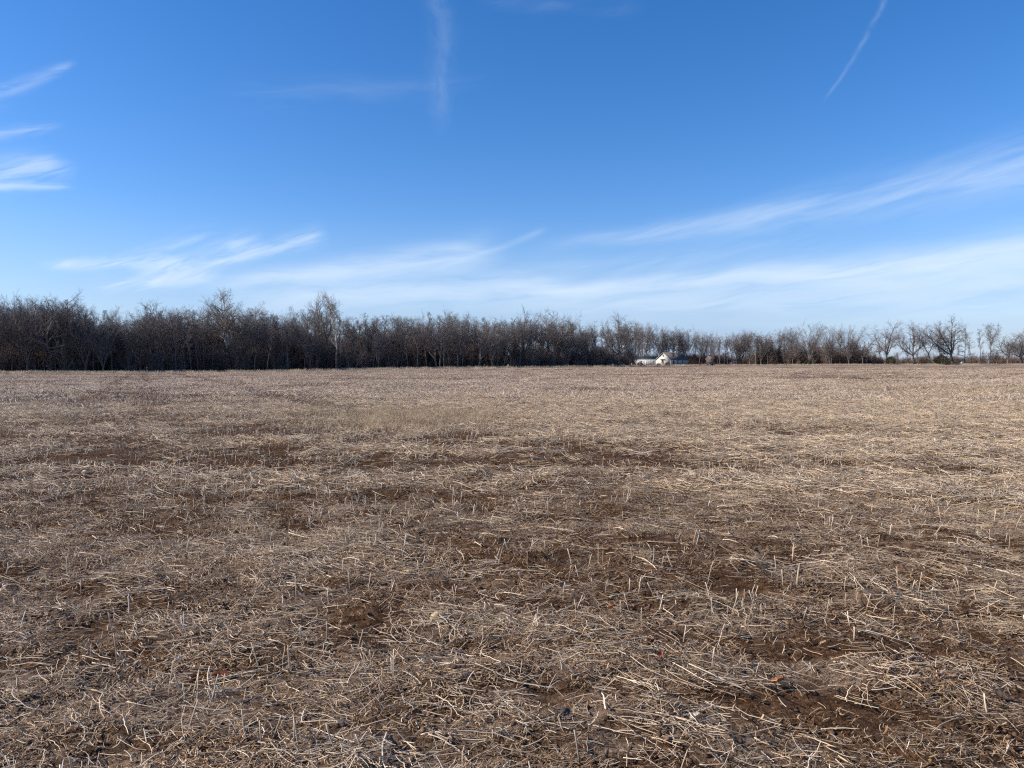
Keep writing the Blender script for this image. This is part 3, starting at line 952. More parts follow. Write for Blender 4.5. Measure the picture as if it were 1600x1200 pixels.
PLAN = {2: (8, 0.75, 0.55, 0.8), 3: (6, 0.75, 0.52, 0.8), 4: (9, 0.7, 0.65, 0.6)}
PROTO = {}
def proto(kind, style, seed, mt=None, mc=None):
    T = Tree(seed); g = T.g
    H = 20.0
    up = np.array([0, 0, 1.0])
    base = np.array([0, 0, -0.4])
    if style == 'forest':        # straight bole that divides high up into a rounded crown
        r = 0.22 + 0.10 * g.random()
        fk = H * (0.48 + 0.16 * g.random())
        P = T.poly(0, base, up + g.normal(0, 0.03, 3), fk, r, r * 0.65, 0.03, 0.02)
        n = g.integers(3, 6); az0 = g.random() * 6.28
        for j in range(n):
            d = T.side(up, 0.20 + 0.32 * g.random() if j else 0.06, az0 + j * 6.28 / n)
            ln = H * (0.40 + 0.12 * g.random())
            Q_ = T.poly(1, P[-1 - (j % 2)], d, ln, r * 0.55, 0.035, 0.10, 0.03)
            T.branch(2, Q_, r * 0.5, ln, 10, 0.12, 0.8, 0.45, 0.13, 0.03, {3: (7, 0.8, 0.55, 0.8), 4: (11, 0.75, 0.65, 0.6)})
        T.branch(1, P, r, H, 4, 0.55, 0.8, 0.22, 0.12, 0.06, PLAN)
    elif style == 'thin':
        r = 0.15 + 0.05 * g.random()
        P = T.poly(0, base, up + g.normal(0, 0.03, 3), H * 0.93, r, 0.03, 0.04, 0.04)
        T.branch(1, P, r, H, 12, 0.42, 0.55, 0.18, 0.10, 0.10, PLAN)
    elif style == 'spread':      # short bole, great arching limbs
        r = 0.42 + 0.08 * g.random()
        fk = H * (0.24 + 0.10 * g.random())
        P = T.poly(0, base, up + g.normal(0, 0.06, 3), fk, r, r * 0.75, 0.05, 0.02)
        n = g.integers(4, 7); az0 = g.random() * 6.28
        for j in range(n):
            d = T.side(up, 0.45 + 0.55 * g.random() if j else 0.12, az0 + j * 6.28 / n)
            ln = H * (0.55 + 0.22 * g.random())
            Q_ = T.poly(1, P[-1 - (j % 2)], d, ln, r * 0.6, 0.05, 0.14, 0.035)
            T.branch(2, Q_, r * 0.55, ln, 12, 0.18, 0.8, 0.45, 0.14, 0.04, {3: (8, 0.8, 0.52, 0.8), 4: (9, 0.75, 0.55, 0.6)})
    elif style == 'vase':        # many upright stems from low down
        r = 0.34
        P = T.poly(0, base, up, H * 0.14, r, r * 0.9, 0.03, 0.0)
        n = 9; az0 = g.random() * 6.28
        for j in range(n):
            d = T.side(up, 0.12 + 0.42 * g.random(), az0 + j * 2.4)
            ln = H * (0.66 + 0.22 * g.random())
            Q_ = T.poly(1, P[-1 - (j % 3)], d, ln, r * 0.45, 0.03, 0.06, 0.035)
            T.branch(2, Q_, r * 0.4, ln, 11, 0.2, 0.55, 0.38, 0.09, 0.08, {3: (7, 0.6, 0.5, 0.9), 4: (9, 0.6, 0.55, 0.8)})
    elif style == 'fork':        # a Y of two leaning limbs
        r = 0.46
        P = T.poly(0, base, up + np.array([0.05, 0, 0]), H * 0.3, r, r * 0.85, 0.04, 0.0)
        for sx in (-1, 1):
            Q_ = T.poly(1, P[-1], np.array([sx * 0.62, g.normal(0, 0.2), 0.8]), H * 0.66, r * 0.62, 0.06, 0.15, 0.10)
            T.branch(2, Q_, r * 0.5, H * 0.7, 20, 0.15, 0.8, 0.45, 0.14, 0.04, {3: (8, 0.8, 0.52, 0.8), 4: (9, 0.75, 0.55, 0.6)})
    elif style == 'tiered':      # level branches on a straight stem
        r = 0.26
        P = T.poly(0, base, up, H * 0.95, r, 0.03, 0.03, 0.03)
        T.branch(1, P, r, H, 20, 0.12, 1.25, 0.30, 0.06, 0.01, {2: (6, 0.7, 0.42, 0.3), 3: (5, 0.7, 0.5, 0.5), 4: (4, 0.7, 0.55, 0.5)})
    elif style == 'brush':       # thicket: many low stems
        for j in range(16):
            a = g.random() * 6.28
            q = 3.2 * math.sqrt(g.random())
            d = np.array([g.normal(0, 0.3), g.normal(0, 0.3), 1.0])
            ln = H * (0.5 + 0.5 * g.random())
            Q_ = T.poly(1, np.array([q * math.cos(a), q * math.sin(a), -0.3]), d, ln, 0.16, 0.03, 0.10, 0.03)
            T.branch(2, Q_, 0.14, ln, 7, 0.1, 0.6, 0.4, 0.14, 0.05, {3: (6, 0.65, 0.5, 0.9), 4: (3, 0.65, 0.55, 0.8)})
        for i in (2, 3, 4):
            T.L[i] = (T.L[i][0], [np.maximum(q * 2.2, 0.03) for q in T.L[i][1]])
    elif style == 'sycamore':
        r = 0.44
        P = T.poly(0, base, up + np.array([0.02, 0, 0]), H * 0.42, r, r * 0.7, 0.03, 0.02)
        n = 6
        for j in range(n):
            d = T.side(up, 0.45 + 0.3 * g.random() if j else 0.05, j * 6.28 / n + 0.5)
            ln = H * (0.52 + 0.12 * g.random())
            Q_ = T.poly(1, P[-1 - (j % 3)], d, ln, r * 0.5, 0.04, 0.09, 0.06)
            T.branch(2, Q_, r * 0.5, ln, 14, 0.2, 0.7, 0.45, 0.12, 0.06, {3: (8, 0.7, 0.52, 0.8), 4: (8, 0.7, 0.55, 0.7)})
    elif style == 'whitebole':
        r = 0.33
        P = T.poly(0, base, up + np.array([0.03, 0, 0]), H * 0.88, r, 0.06, 0.05, 0.02)
        T.branch(1, P, r, H, 11, 0.35, 0.7, 0.30, 0.14, 0.07, PLAN)
    z, wd = T.top()
    PROTO[kind] = (T.meshes('tree_' + kind, mt or M_bark, mc or M_twig), z, wd)

for i in range(6): proto('forest%d' % i, 'forest', 2000 + i)
for i in range(4): proto('thin%d' % i, 'thin', 2100 + i)
for i in range(4): proto('spread%d' % i, 'spread', 2200 + i)
for i in range(3): proto('vase%d' % i, 'vase', 2300 + i)
proto('fork0', 'fork', 2400)
proto('tiered0', 'tiered', 2500)
for i in range(3): proto('brush%d' % i, 'brush', 2600 + i, M_brush, M_brush)
proto('redbrush', 'brush', 2650, M_red, M_red)
proto('sycamore0', 'sycamore', 2700, M_syc, M_syctw)
proto('sycamore1', 'sycamore', 2701, M_syctw, M_syctw)
proto('whitebole0', 'whitebole', 2800, M_syc, M_syctw)

tg = np.random.default_rng(88)
def place_tree(kind, px, top, D, label, group=None, name='bare_tree', wscale=1.0, rz=None, lean=0.0, cat='tree'):
    (mt, mc), H, wd = PROTO[kind]
    x, y = (px - 800) / F * D, D
    z = float(land(x, y, False))
    hgt = CAM_H + (HOR - top) / F * D - z
    s = hgt / H
    e = obj(name, None, None, (x, y, z))
    e.rotation_euler = (0, lean, tg.random() * 6.283 if rz is None else rz)
    e.scale = (s * wscale, s * wscale, s)
    tag(e, label, cat, group)
    obj('trunk', mt, e)
    obj('crown', mc, e)
    return e

PX = np.array([-60, 0, 40, 70, 105, 140, 165, 185, 225, 237, 262, 290, 320, 350, 400, 430, 455, 475, 510, 560, 600, 640, 685, 700, 760, 790, 820, 845, 868, 900, 940, 968, 1000, 1030, 1050, 1075, 1100, 1125, 1150, 1170, 1195, 1215, 1240, 1265, 1300, 1330, 1350, 1385, 1410, 1430, 1455, 1490, 1515, 1530, 1550, 1575, 1600, 1660])
PY = np.array([466, 468, 466, 472, 466, 478, 485, 488, 489, 480, 477, 486, 481, 479, 481, 485, 482, 482, 484, 489, 492, 494, 487, 492, 494, 495, 495, 498, 495, 503, 502, 500, 506, 512, 513, 514, 521, 528, 521, 519, 523, 521, 511, 512, 514, 515, 532, 525, 530, 530, 530, 530, 530, 530, 530, 524, 521, 520])
def prof(px): return float(np.interp(px, PX, PY))
def edge(px): return float(np.interp(px, [-100, 0, 400, 800, 930, 1000, 1110, 1240, 1600], [200, 204, 226, 258, 278, 296, 380, 350, 335]))

# trees that stand out
place_tree('sycamore0', 355, 456, 229, 'white limbed sycamore with a wide rounded crown above the wood', 'sycamores', 'sycamore_tree', 1.25, 0.4)
place_tree('sycamore1', 494, 459, 243, 'pale twiggy tree with a tall loose crown left of the white trunked tree', 'sycamores', 'sycamore_tree', 0.8, 1.4)
place_tree('whitebole0', 526, 463, 234, 'slender tree with a bright white trunk at the wood edge', 'sycamores', 'sycamore_tree', 0.9, 2.0)
place_tree('spread0', 106, 464, 214, 'tall dark tree standing above the wood near the left edge')
place_tree('spread3', 262, 474, 226, 'bushy dark topped tree left of the white limbed sycamore')
place_tree('spread1', 819, 484, 268, 'narrow rounded tree rising above the wood near the picture centre', None, 'bare_tree', 0.62)
place_tree('spread2', 868, 486, 276, 'broad dark crowned tree highest in the middle of the wood', None, 'bare_tree', 0.8)
place_tree('spread0', 967, 493, 288, 'wide crowned dark tree left of the white trailer', None, 'bare_tree', 0.8, 2.2)
place_tree('thin0', 962, 520, 284, 'pale leaning slender trunk left of the white trailer', None, 'leaning_tree', 0.6, 0.0, 0.10)
place_tree('thin2', 999.5, 512, 350, 'dark slim tree in front of the white trailer end', None, 'bare_tree', 0.9)
place_tree('spread3', 687, 485, 246, 'dome topped tree rising just above the wood left of centre', None, 'bare_tree', 0.6)
RIGHT = [('vase0', 1155, 520, 372, 0.8, 'upright bare tree left of the pale utility pole'),
         ('forest2', 1172, 518, 374, 0.75, 'tall narrow tree directly left of the pale utility pole'),
         ('spread1', 1198, 522, 372, 0.8, 'leaning crowned tree just right of the pale utility pole'),
         ('vase2', 1264, 506, 338, 0.95, 'broad vase shaped tree with many upright stems'),
         ('vase1', 1296, 511, 345, 0.7, 'slim vase shaped tree right of the broad many stemmed one'),
         ('forest4', 1312, 514, 352, 0.8, 'twiggy upright tree in the middle of the right hedgerow'),
         ('vase1', 1326, 509, 342, 0.8, 'tall tree with two upright leaders in the right hedgerow'),
         ('spread2', 1348, 530, 338, 0.85, 'low crooked dark tree between two tall hedgerow trees'),
         ('spread3', 1384, 504, 332, 0.95, 'twin trunked airy tree above a dark cedar bush'),
         ('spread0', 1427, 506, 334, 0.72, 'slender tree with a crown spread to the left'),
         ('fork0', 1452, 509, 331, 0.62, 'tree forked like a Y with a thick trunk'),
         ('spread2', 1471, 527, 334, 0.7, 'short tree behind the round cedar bush'),
         ('spread1', 1489, 497, 330, 0.95, 'largest spreading tree in the right hedgerow'),
         ('tiered0', 1507, 517, 334, 0.75, 'straight tree with level tiered branches'),
         ('thin1', 1519, 513, 338, 0.8, 'faint slim tree right of the tiered one'),
         ('thin3', 1533, 514, 333, 0.85, 'single straight thin trunk near the right edge'),
         ('forest1', 1547, 506, 332, 0.72, 'tall fine branched tree near the right edge'),
         ('spread3', 1574, 523, 331, 0.95, 'low wide tangled tree near the right edge'),
         ('spread0', 1597, 519, 334, 0.9, 'bare tree cut by the right picture edge')]
for (k, px, top, D, ws, lab) in RIGHT:
    place_tree(k, px, top, D, lab, 'trees of the right hedgerow', 'bare_tree', ws * 1.22)
for i, (px, top, lab) in enumerate([(1225.5, 545, 'thin sapling standing in the field, leftmost of five'), (1245.5, 540, 'thin sapling in the field, second from the left'),
                                    (1284, 552, 'short sapling in front of the broad vase shaped tree'), (1269, 548, 'short sapling left of the broad vase tree stem'), (1323, 540, 'sapling in front of the tall two leader tree')]):
    place_tree('thin%d' % (i % 4), px, top, 300, lab, 'saplings at the field edge', 'sapling', 0.9)

# the wood: front rows as trees of their own
kinds_l = ['forest0', 'forest1', 'forest2', 'forest3', 'forest4', 'forest5', 'thin0', 'thin1', 'thin2', 'thin3', 'thin2', 'spread1', 'thin0', 'spread0', 'vase0', 'vase1']
ORD = ['first', 'second', 'third', 'fourth', 'fifth', 'sixth', 'seventh', 'eighth', 'ninth', 'tenth', 'eleventh', 'twelfth', 'thirteenth', 'fourteenth', 'fifteenth',
       'sixteenth', 'seventeenth', 'eighteenth', 'nineteenth', 'twentieth'] + ['twenty-' + q for q in ('first', 'second', 'third', 'fourth', 'fifth', 'sixth', 'seventh', 'eighth', 'ninth')] + ['thirtieth', 'thirty-first', 'thirty-second', 'thirty-third', 'thirty-fourth', 'thirty-fifth']
count = {}
MARKS = [(0, 'outside the left picture edge'), (352, 'from the left picture edge'), (526, 'right of the white limbed sycamore'), (819, 'right of the white trunked tree'), (993, 'right of the narrow rounded tree'), (1100, 'right of the trailer'), (2000, 'right of the brown shed')]
def which(px, row):
    mark = [m for lim, m in MARKS if px < lim][0]
    k = (row, mark)
    count[k] = count.get(k, 0) + 1
    n_ = ORD[min(count[k], len(ORD)) - 1]
    if row == 0: return n_ + ' front tree of the wood ' + mark
    if row == 1: return n_ + ' tree in the wood\'s second row ' + mark
    if row == 2: return n_ + ' tree in the wood\'s third row ' + mark
    if row == 3: return n_ + ' slim bare tree in the far row ' + mark
    return n_ + ' low bare tree at the back of the right hedgerow'
def wood_rows():
    for row, (sp, back, drop) in enumerate([(11.5, 2, (4, 28)), (13.0, 13, (2, 18)), (16.0, 26, (-1, 10))]):
        px = -38.0 - row * 5
        while px < 990:
            D = edge(px) + back + tg.normal(0, 2.5)
            top = prof(px) + drop[0] + (drop[1] - drop[0]) * tg.random() ** (0.8 if row == 0 else 1.2)
            if row < 2 and (abs(px - 355) < 26 or abs(px - 512) < 30):
                top = prof(px) + 44 + 14 * tg.random()      # lower growth in front of the pale trees
            k = kinds_l[tg.integers(0, len(kinds_l))]
            where = which(px, row)
            place_tree(k, px, top, D, where, 'front trees of the wood' if row == 0 else 'inner trees of the wood', 'bare_tree', 0.85 + 0.35 * tg.random())
            px += sp * (0.6 + 0.8 * tg.random())
    px = 992.0
    while px < 1240:
        D = (392 if px < 1105 else 372) + tg.normal(0, 6)
        top = prof(px) - 2 + 7 * tg.random()
        k = ['forest0', 'vase0', 'forest3', 'thin2', 'vase1', 'forest5', 'vase2'][tg.integers(0, 7)]
        place_tree(k, px, top, D, which(px, 3), 'trees behind the house', 'bare_tree', 0.85 + 0.35 * tg.random())
        px += 5.5 * (0.5 + tg.random())
    px = 1238.0
    while px < 1640:
        place_tree(['forest1', 'thin0', 'spread2', 'vase2', 'forest4'][tg.integers(0, 5)], px, prof(px) + 8 + 16 * tg.random(), 356 + tg.normal(0, 8),
                   which(px, 4), 'back trees of the right hedgerow', 'bare_tree', 0.8 + 0.3 * tg.random())
        px += 15 * (0.5 + tg.random())
wood_rows()

# depth of the wood and its undergrowth, which nobody could count
def tree_lib(name, kinds):
    ms = []
    for k in kinds:
        (mt, mc), H, wd = PROTO[k]
        a = np.empty(len(mt.vertices) * 3, np.float32); mt.vertices.foreach_get('co', a)
        ms.append((mt, mc, H))
    c = bpy.data.collections.new(name)
    for i, (mt, mc, H) in enumerate(ms):
        sub = bpy.data.collections.new('%s_%d' % (name, i))
        sub.objects.link(bpy.data.objects.new('t%s%d' % (name, i), mt))
        sub.objects.link(bpy.data.objects.new('c%s%d' % (name, i), mc))
        c.children.link(sub)
    return c, [m[2] for m in ms]
def tree_scatter(name, kinds, spec, label, cat):
    c, Hs = tree_lib(name, kinds)
    pts, idx, rot, scl = [], [], [], []
    for (px, D, top) in spec:
        x, y = (px - 800) / F * D, D
        z = float(land(x, y, False))
        i = int(tg.integers(0, len(kinds)))
        s = max(CAM_H + (HOR - top) / F * D - z, 0.5) / Hs[i]
        pts.append((x, y, z)); idx.append(i); rot.append((0, 0, tg.random() * 6.283))
        ws = s * (0.9 + 0.4 * tg.random())
        scl.append((ws, ws, s))
    return scatter(name, c, pts, idx, rot, scl, label, cat)

spec = []
for _ in range(460):
    px = -70 + 1060 * tg.random()
    D = edge(px) + 40 + 90 * tg.random()
    if px > 830:
        continue
    spec.append((px, D, prof(px) + 24 + 30 * tg.random()))
tree_scatter('wood_depth', ['forest0', 'forest2', 'forest5', 'thin1', 'thin3', 'spread1'], spec, 'deep interior of the bare wood behind its front trees', 'wood')
spec = []
for _ in range(420):           # thicket under the wood
    px = -70 + 1060 * tg.random()
    b_ = tg.random()
    D = edge(px) + 1 + 34 * b_
    spec.append((px, D, 568 - (8 + 26 * tg.random() + 14 * b_) * (1.0 if px < 620 else 0.75)))
for _ in range(70):            # low brush at the foot of the house trees
    px = 985 + 260 * tg.random()
    spec.append((px, 385 + 20 * tg.random(), 566 - 4 - 12 * tg.random()))
for _ in range(300):           # hedgerow scrub on the right
    px = 1180 + 460 * tg.random()
    k_ = 1.1 if px < 1360 else 0.45
    spec.append((px, edge(px) + 6 + 22 * tg.random(), 566 - (4 + 22 * tg.random()) * k_))
tree_scatter('undergrowth', ['brush0', 'brush1', 'brush2'], spec, 'tangled brown undergrowth along the foot of the trees', 'brush')

spec = []
for _ in range(330):           # next wood beyond the farm, seen between the trunks
    px = 960 + 700 * tg.random()
    spec.append((px, 640 + 120 * tg.random(), 551 + 10 * tg.random() + (5 if px > 1350 else 0)))
tree_scatter('far_wood', ['brush0', 'brush1', 'forest1'], spec, 'faint low wood on the horizon beyond the hedgerow', 'wood')

# ------------------------------------------------------------------ the farmstead
def place_at(px, D, dz=0.0):
    x, y = (px - 800) / F * D, D
    return (x, y, float(land(x, y, False)) + dz)

M_white = plain('siding_white', (0.50, 0.48, 0.445), 0.7, 0.14, 2.0, 0.3, (1, 1, 12))
M_trail = plain('trailer_white', (0.45, 0.435, 0.41), 0.6, 0.24, 1.5, 0.3, (9, 9, 0.4))
M_trim = plain('trim_white', (0.60, 0.60, 0.58), 0.6, 0.05)
M_roof = plain('roof_shingle', (0.11, 0.098, 0.095), 0.95, 0.3, 3.0, 0.15)
M_teal = plain('roof_teal', (0.022, 0.055, 0.062), 0.5, 0.25, 1.5, 0.4, (6, 1, 1))
M_glass = plain('dark_glass', (0.02, 0.024, 0.03), 0.12, 0.2, 1.0, 0.5)
M_door = plain('door_brown', (0.10, 0.06, 0.05), 0.7, 0.2)
M_base = plain('block_base', (0.25, 0.24, 0.23), 0.95, 0.2)

def window(parent, cx, cy, cz, wd, ht, face):
    """face: 'x-' or 'y-' side of a wall; frame stands proud, pane set in it"""
    f = 0.07
    def bx(mb, a0, a1, z0, z1, d0, d1):
        if face == 'y-': mb.box(cx + a0, cx + a1, cy - d1, cy - d0, cz + z0, cz + z1)
        else: mb.box(cx - d1, cx - d0, cy + a0, cy + a1, cz + z0, cz + z1)
    fr = MB()
    bx(fr, -wd / 2 - f, wd / 2 + f, ht / 2, ht / 2 + f, 0.002, 0.06)
    bx(fr, -wd / 2 - f, wd / 2 + f, -ht / 2 - f, -ht / 2, 0.002, 0.07)
    bx(fr, -wd / 2 - f, -wd / 2, -ht / 2, ht / 2, 0.002, 0.06)
    bx(fr, wd / 2, wd / 2 + f, -ht / 2, ht / 2, 0.002, 0.06)
    bx(fr, -wd / 2, wd / 2, -0.025, 0.025, 0.03, 0.055)
    wo_ = obj('window', fr.mesh('window_frame', M_trim), parent)
    for k in (0, 1):
        p = MB()
        bx(p, -wd / 2, wd / 2, -ht / 2 if k == 0 else 0.025, -0.025 if k == 0 else ht / 2, 0.01, 0.03)
        obj('pane', p.mesh('window_pane', M_glass), wo_)

def gable_block(parent, L, Wd, eave, ridge, axis_, m_wall, m_roof, over=0.35, thick=0.16):
    """house block centred at the origin, ridge along axis_ ('x')"""
    mb = MB()
    mb.prism([(-Wd / 2, 0.3), (Wd / 2, 0.3), (Wd / 2, eave), (0, ridge), (-Wd / 2, eave)], 'x', -L / 2, L / 2)
    obj('wall', mb.mesh('wall', m_wall), parent)
    mb = MB(); mb.box(-L / 2 - 0.03, L / 2 + 0.03, -Wd / 2 - 0.03, Wd / 2 + 0.03, -0.4, 0.31)
    obj('foundation', mb.mesh('foundation', M_base), parent)
    k = (ridge - eave) / (Wd / 2)
    roof = None
    for s in (-1, 1):
        y1 = s * (Wd / 2 + over); z1 = eave - k * over
        mb = MB()
        mb.prism([(0, ridge + 0.02), (y1, z1 + 0.02), (y1, z1 + thick + 0.02), (0, ridge + thick + 0.02)], 'x', -L / 2 - over, L / 2 + over)
        roof = obj('roof_slope', mb.mesh('roof_slope', m_roof), parent)
        mb = MB()
        for e in (-1, 1):
            x0 = e * (L / 2 + over)
            mb.prism([(0, ridge - 0.10), (y1, z1 - 0.10), (y1, z1 + 0.015), (0, ridge + 0.015)], 'x', min(x0, x0 - e * 0.05), max(x0, x0 - e * 0.05))
        obj('fascia', mb.mesh('fascia', M_trim), roof)
    return k

# house: its gable end (-x side) looks to the left front, its long front (-y side) to the right front
PHI = R(43)
HL, HW = 15.4, 8.0
he = obj('white_house', None)
tag(he, 'white gabled farmhouse with dark roof and two dormers', 'house')
k_ = gable_block(he, HL, HW, 3.0, 6.1, 'x', M_white, M_roof)
for xx in (-1.6, 2.6):
    window(he, xx, -HW / 2, 1.75, 0.95, 1.5, 'y-')
window(he, -HL / 2, 0.3, 1.85, 1.1, 1.5, 'x-')
window(he, -HL / 2, 0.0, 4.75, 0.55, 0.75, 'x-')
mb = MB(); mb.box(-HL / 2 - 0.7, -HL / 2 - 0.005, -1.0, 1.6, 3.02, 3.12)
obj('window_hood', mb.mesh('window_hood', M_roof), he)
d_ = obj('door', MB().box(-5.9, -4.6, -HW / 2 - 0.05, -HW / 2 - 0.004, 0.3, 2.35).mesh('door', M_door), he)
obj('handle', MB().box(-4.8, -4.72, -HW / 2 - 0.11, -HW / 2 - 0.052, 1.2, 1.3).mesh('handle', M_trim), d_)
obj('corner_board', MB().box(-HL / 2 - 0.03, -HL / 2 + 0.15, -HW / 2 - 0.03, -HW / 2 + 0.15, 0.32, 2.9).mesh('corner_board', M_trim), he)
for xd in (-3.3, 1.2):
    # dormer standing on the front slope
    yd = -2.75; zb = 3.0 + (HW / 2 + yd) * k_
    mb = MB()
    mb.prism([(xd - 0.75, zb), (xd + 0.75, zb), (xd + 0.75, zb + 1.1), (xd, zb + 1.75), (xd - 0.75, zb + 1.1)], 'y', yd, yd + 2.3)
    dm = obj('dormer', mb.mesh('dormer', M_white), he)
    mb = MB()
    for s in (-1, 1):
        mb.prism([(xd, zb + 1.77), (xd + s * 0.95, zb + 0.96), (xd + s * 0.95, zb + 1.06), (xd, zb + 1.87)], 'y', yd - 0.2, yd + 2.3)
    obj('dormer_roof', mb.mesh('dormer_roof', M_roof), dm)
    obj('dormer_pane', MB().box(xd - 0.35, xd + 0.35, yd - 0.03, yd - 0.004, zb + 0.25, zb + 1.0).mesh('dormer_pane', M_glass), dm)
obj('chimney', MB().box(4.2, 4.8, 0.4, 1.0, 5.2, 6.9).mesh('chimney', M_base), he)
# nearest corner (-HL/2, -HW/2) is seen at px 1048
D0 = 350.0
ang = R(90) - PHI           # local x axis points right and away
ca, sa = math.cos(ang), math.sin(ang)
cxl, cyl = -HL / 2, -HW / 2
wx, wy = (1048 - 800) / F * D0, D0
he.location = (wx - (ca * cxl - sa * cyl), wy - (sa * cxl + ca * cyl), float(land(wx, wy, False)) - 0.1)
he.rotation_euler = (0, 0, ang)

# trailer: long white side along the gable's direction, standing left of the house
te = obj('white_trailer', None)
tag(te, 'long white trailer home with a teal roof left of the farmhouse', 'trailer')
TL, TW = 15.4, 4.2
gable_block(te, TL, TW, 3.0, 4.3, 'x', M_trail, M_teal, 0.03, 0.12)
for xx in (-6.6, -0.6, 6.2):
    window(te, xx, -TW / 2, 2.0, 0.75, 0.85, 'y-')
td = obj('door', MB().box(1.6, 2.6, -TW / 2 - 0.05, -TW / 2 - 0.004, 0.5, 2.6).mesh('door', M_trail), te)
obj('handle', MB().box(1.72, 1.8, -TW / 2 - 0.1, -TW / 2 - 0.052, 1.4, 1.5).mesh('handle', M_door), td)
for xx in np.arange(-6.6, 6.7, 1.2):
    obj('siding_batten', MB().box(xx - 0.04, xx + 0.04, -TW / 2 - 0.03, -TW / 2 - 0.003, 0.32, 3.1).mesh('siding_batten', M_trim), te)
ang2 = ang - R(90)          # its local -y faces the way of the gable end
tx_, ty_ = -HL / 2 + 0.6 + TW / 2, HW / 2 + 0.05 + TL / 2      # its middle in the house's own axes
te.location = (he.location.x + ca * tx_ - sa * ty_, he.location.y + sa * tx_ + ca * ty_, he.location.z)
te.rotation_euler = (0, 0, ang2)

# brown shed and a dark vehicle
M_shed = plain('shed_boards', (0.10, 0.075, 0.07), 0.95, 0.3, 2.0, 0.1, (8, 8, 0.5))
M_shroof = plain('shed_roof', (0.10, 0.078, 0.070), 0.9, 0.3, 2.0)
se = obj('brown_shed', None)
tag(se, 'low brown wooden shed right of the farmhouse', 'shed')
gable_block(se, 4.4, 4.0, 3.2, 4.4, 'x', M_shed, M_shroof, 0.25)
obj('door', MB().box(-0.9, 0.9, -2.05, -2.004, 0.3, 2.5).mesh('door', M_door), se)
se.location = place_at(1113, 372, -0.1); se.rotation_euler = (0, 0, R(20))

M_paint = plain('car_paint', (0.018, 0.02, 0.03), 0.5, 0.1, 1.0, 0.25)
M_tyre = plain('tyre', (0.015, 0.015, 0.015), 0.9, 0.1)
M_rim = plain('rim', (0.4, 0.4, 0.42), 0.35, 0.1, 1.0, 0.5)
M_lamp = plain('headlight', (0.6, 0.6, 0.58), 0.2, 0.05, 1.0, 0.5)
ce = obj('parked_car', None)
tag(ce, 'small dark car parked in front of the brown shed', 'car')
body = MB().prism([(-2.1, 0.35), (2.05, 0.35), (2.1, 0.75), (1.95, 0.92), (0.95, 1.0), (0.35, 1.48), (-1.45, 1.5), (-2.0, 1.0), (-2.15, 0.8)], 'y', -0.85, 0.85)
obj('body', body.mesh('car_body', M_paint), ce)
for s in (-1, 1):
    gl = MB(); y0, y1 = sorted((s * 0.852, s * 0.865))
    gl.prism([(-1.5, 1.02), (0.75, 1.02), (0.3, 1.42), (-1.35, 1.43)], 'y', y0, y1)
    obj('side_glass', gl.mesh('side_glass', M_glass), ce)
    obj('headlight', MB().box(2.05, 2.12, s * 0.62 - 0.15, s * 0.62 + 0.15, 0.68, 0.82).mesh('headlight', M_lamp), ce)
    for xw in (-1.35, 1.35):
        th = np.arange(16) * 2 * math.pi / 16
        wh = MB(); ya, yb = sorted((s * 0.70, s * 0.89))
        wh.prism([(xw + 0.33 * math.cos(a), 0.33 + 0.33 * math.sin(a)) for a in th], 'y', ya, yb)
        wo2 = obj('wheel', wh.mesh('tyre', M_tyre), ce)
        rm = MB(); ya, yb = sorted((s * 0.89, s * 0.905))
        rm.prism([(xw + 0.19 * math.cos(a), 0.33 + 0.19 * math.sin(a)) for a in th], 'y', ya, yb)
        obj('rim', rm.mesh('rim', M_rim), wo2)
ce.location = place_at(1107.5, 362); ce.rotation_euler = (0, 0, R(-55))

# utility pole
M_pole = plain('pole_wood', (0.28, 0.25, 0.22), 0.9, 0.2, 1.0, 0.1, (3, 3, 0.3))
pe = obj('utility_pole', None)
tag(pe, 'pale wooden utility pole with a crossarm right of the farmhouse', 'pole')
mb = MB(); mb.tube([[(0, 0, -0.5), (0.02, 0, 4), (0.0, 0, 8.2)]], [[0.15, 0.13, 0.10]], 10)
obj('post', mb.mesh('pole_post', M_pole, True), pe)
obj('crossarm', MB().box(-1.3, 1.3, 0.105, 0.225, 7.7, 7.84).mesh('crossarm', M_pole), pe)
for xi in (-1.15, 0.0, 1.15):
    mb = MB(); mb.tube([[(xi, 0.165, 7.84), (xi, 0.165, 7.92), (xi, 0.165, 8.06)]], [[0.05, 0.07, 0.03]], 8)
    obj('insulator', mb.mesh('insulator', M_glass), pe)
pe.location = place_at(1180, 352); pe.rotation_euler = (0, 0, 0.2)

# white wrapped round bale among the hedgerow trees
M_wrap = plain('bale_wrap', (0.66, 0.64, 0.60), 0.6, 0.15, 3.0)
M_hay = plain('bale_hay', (0.30, 0.24, 0.15), 0.95, 0.3, 8.0)
be = obj('round_bale', None)
tag(be, 'small white round bale end under the largest hedgerow tree', 'bale')
th = np.arange(24) * 2 * math.pi / 24
obj('wrap', MB().prism([(0.72 * math.cos(a), 0.72 + 0.72 * math.sin(a)) for a in th], 'y', -0.6, 0.6).mesh('bale_wrap', M_wrap), be)
obj('hay_end', MB().prism([(0.42 * math.cos(a), 0.72 + 0.42 * math.sin(a)) for a in th], 'y', -0.63, -0.602).mesh('bale_end', M_hay), be)
be.location = place_at(1502.5, 330); be.rotation_euler = (0, 0, 0.15)

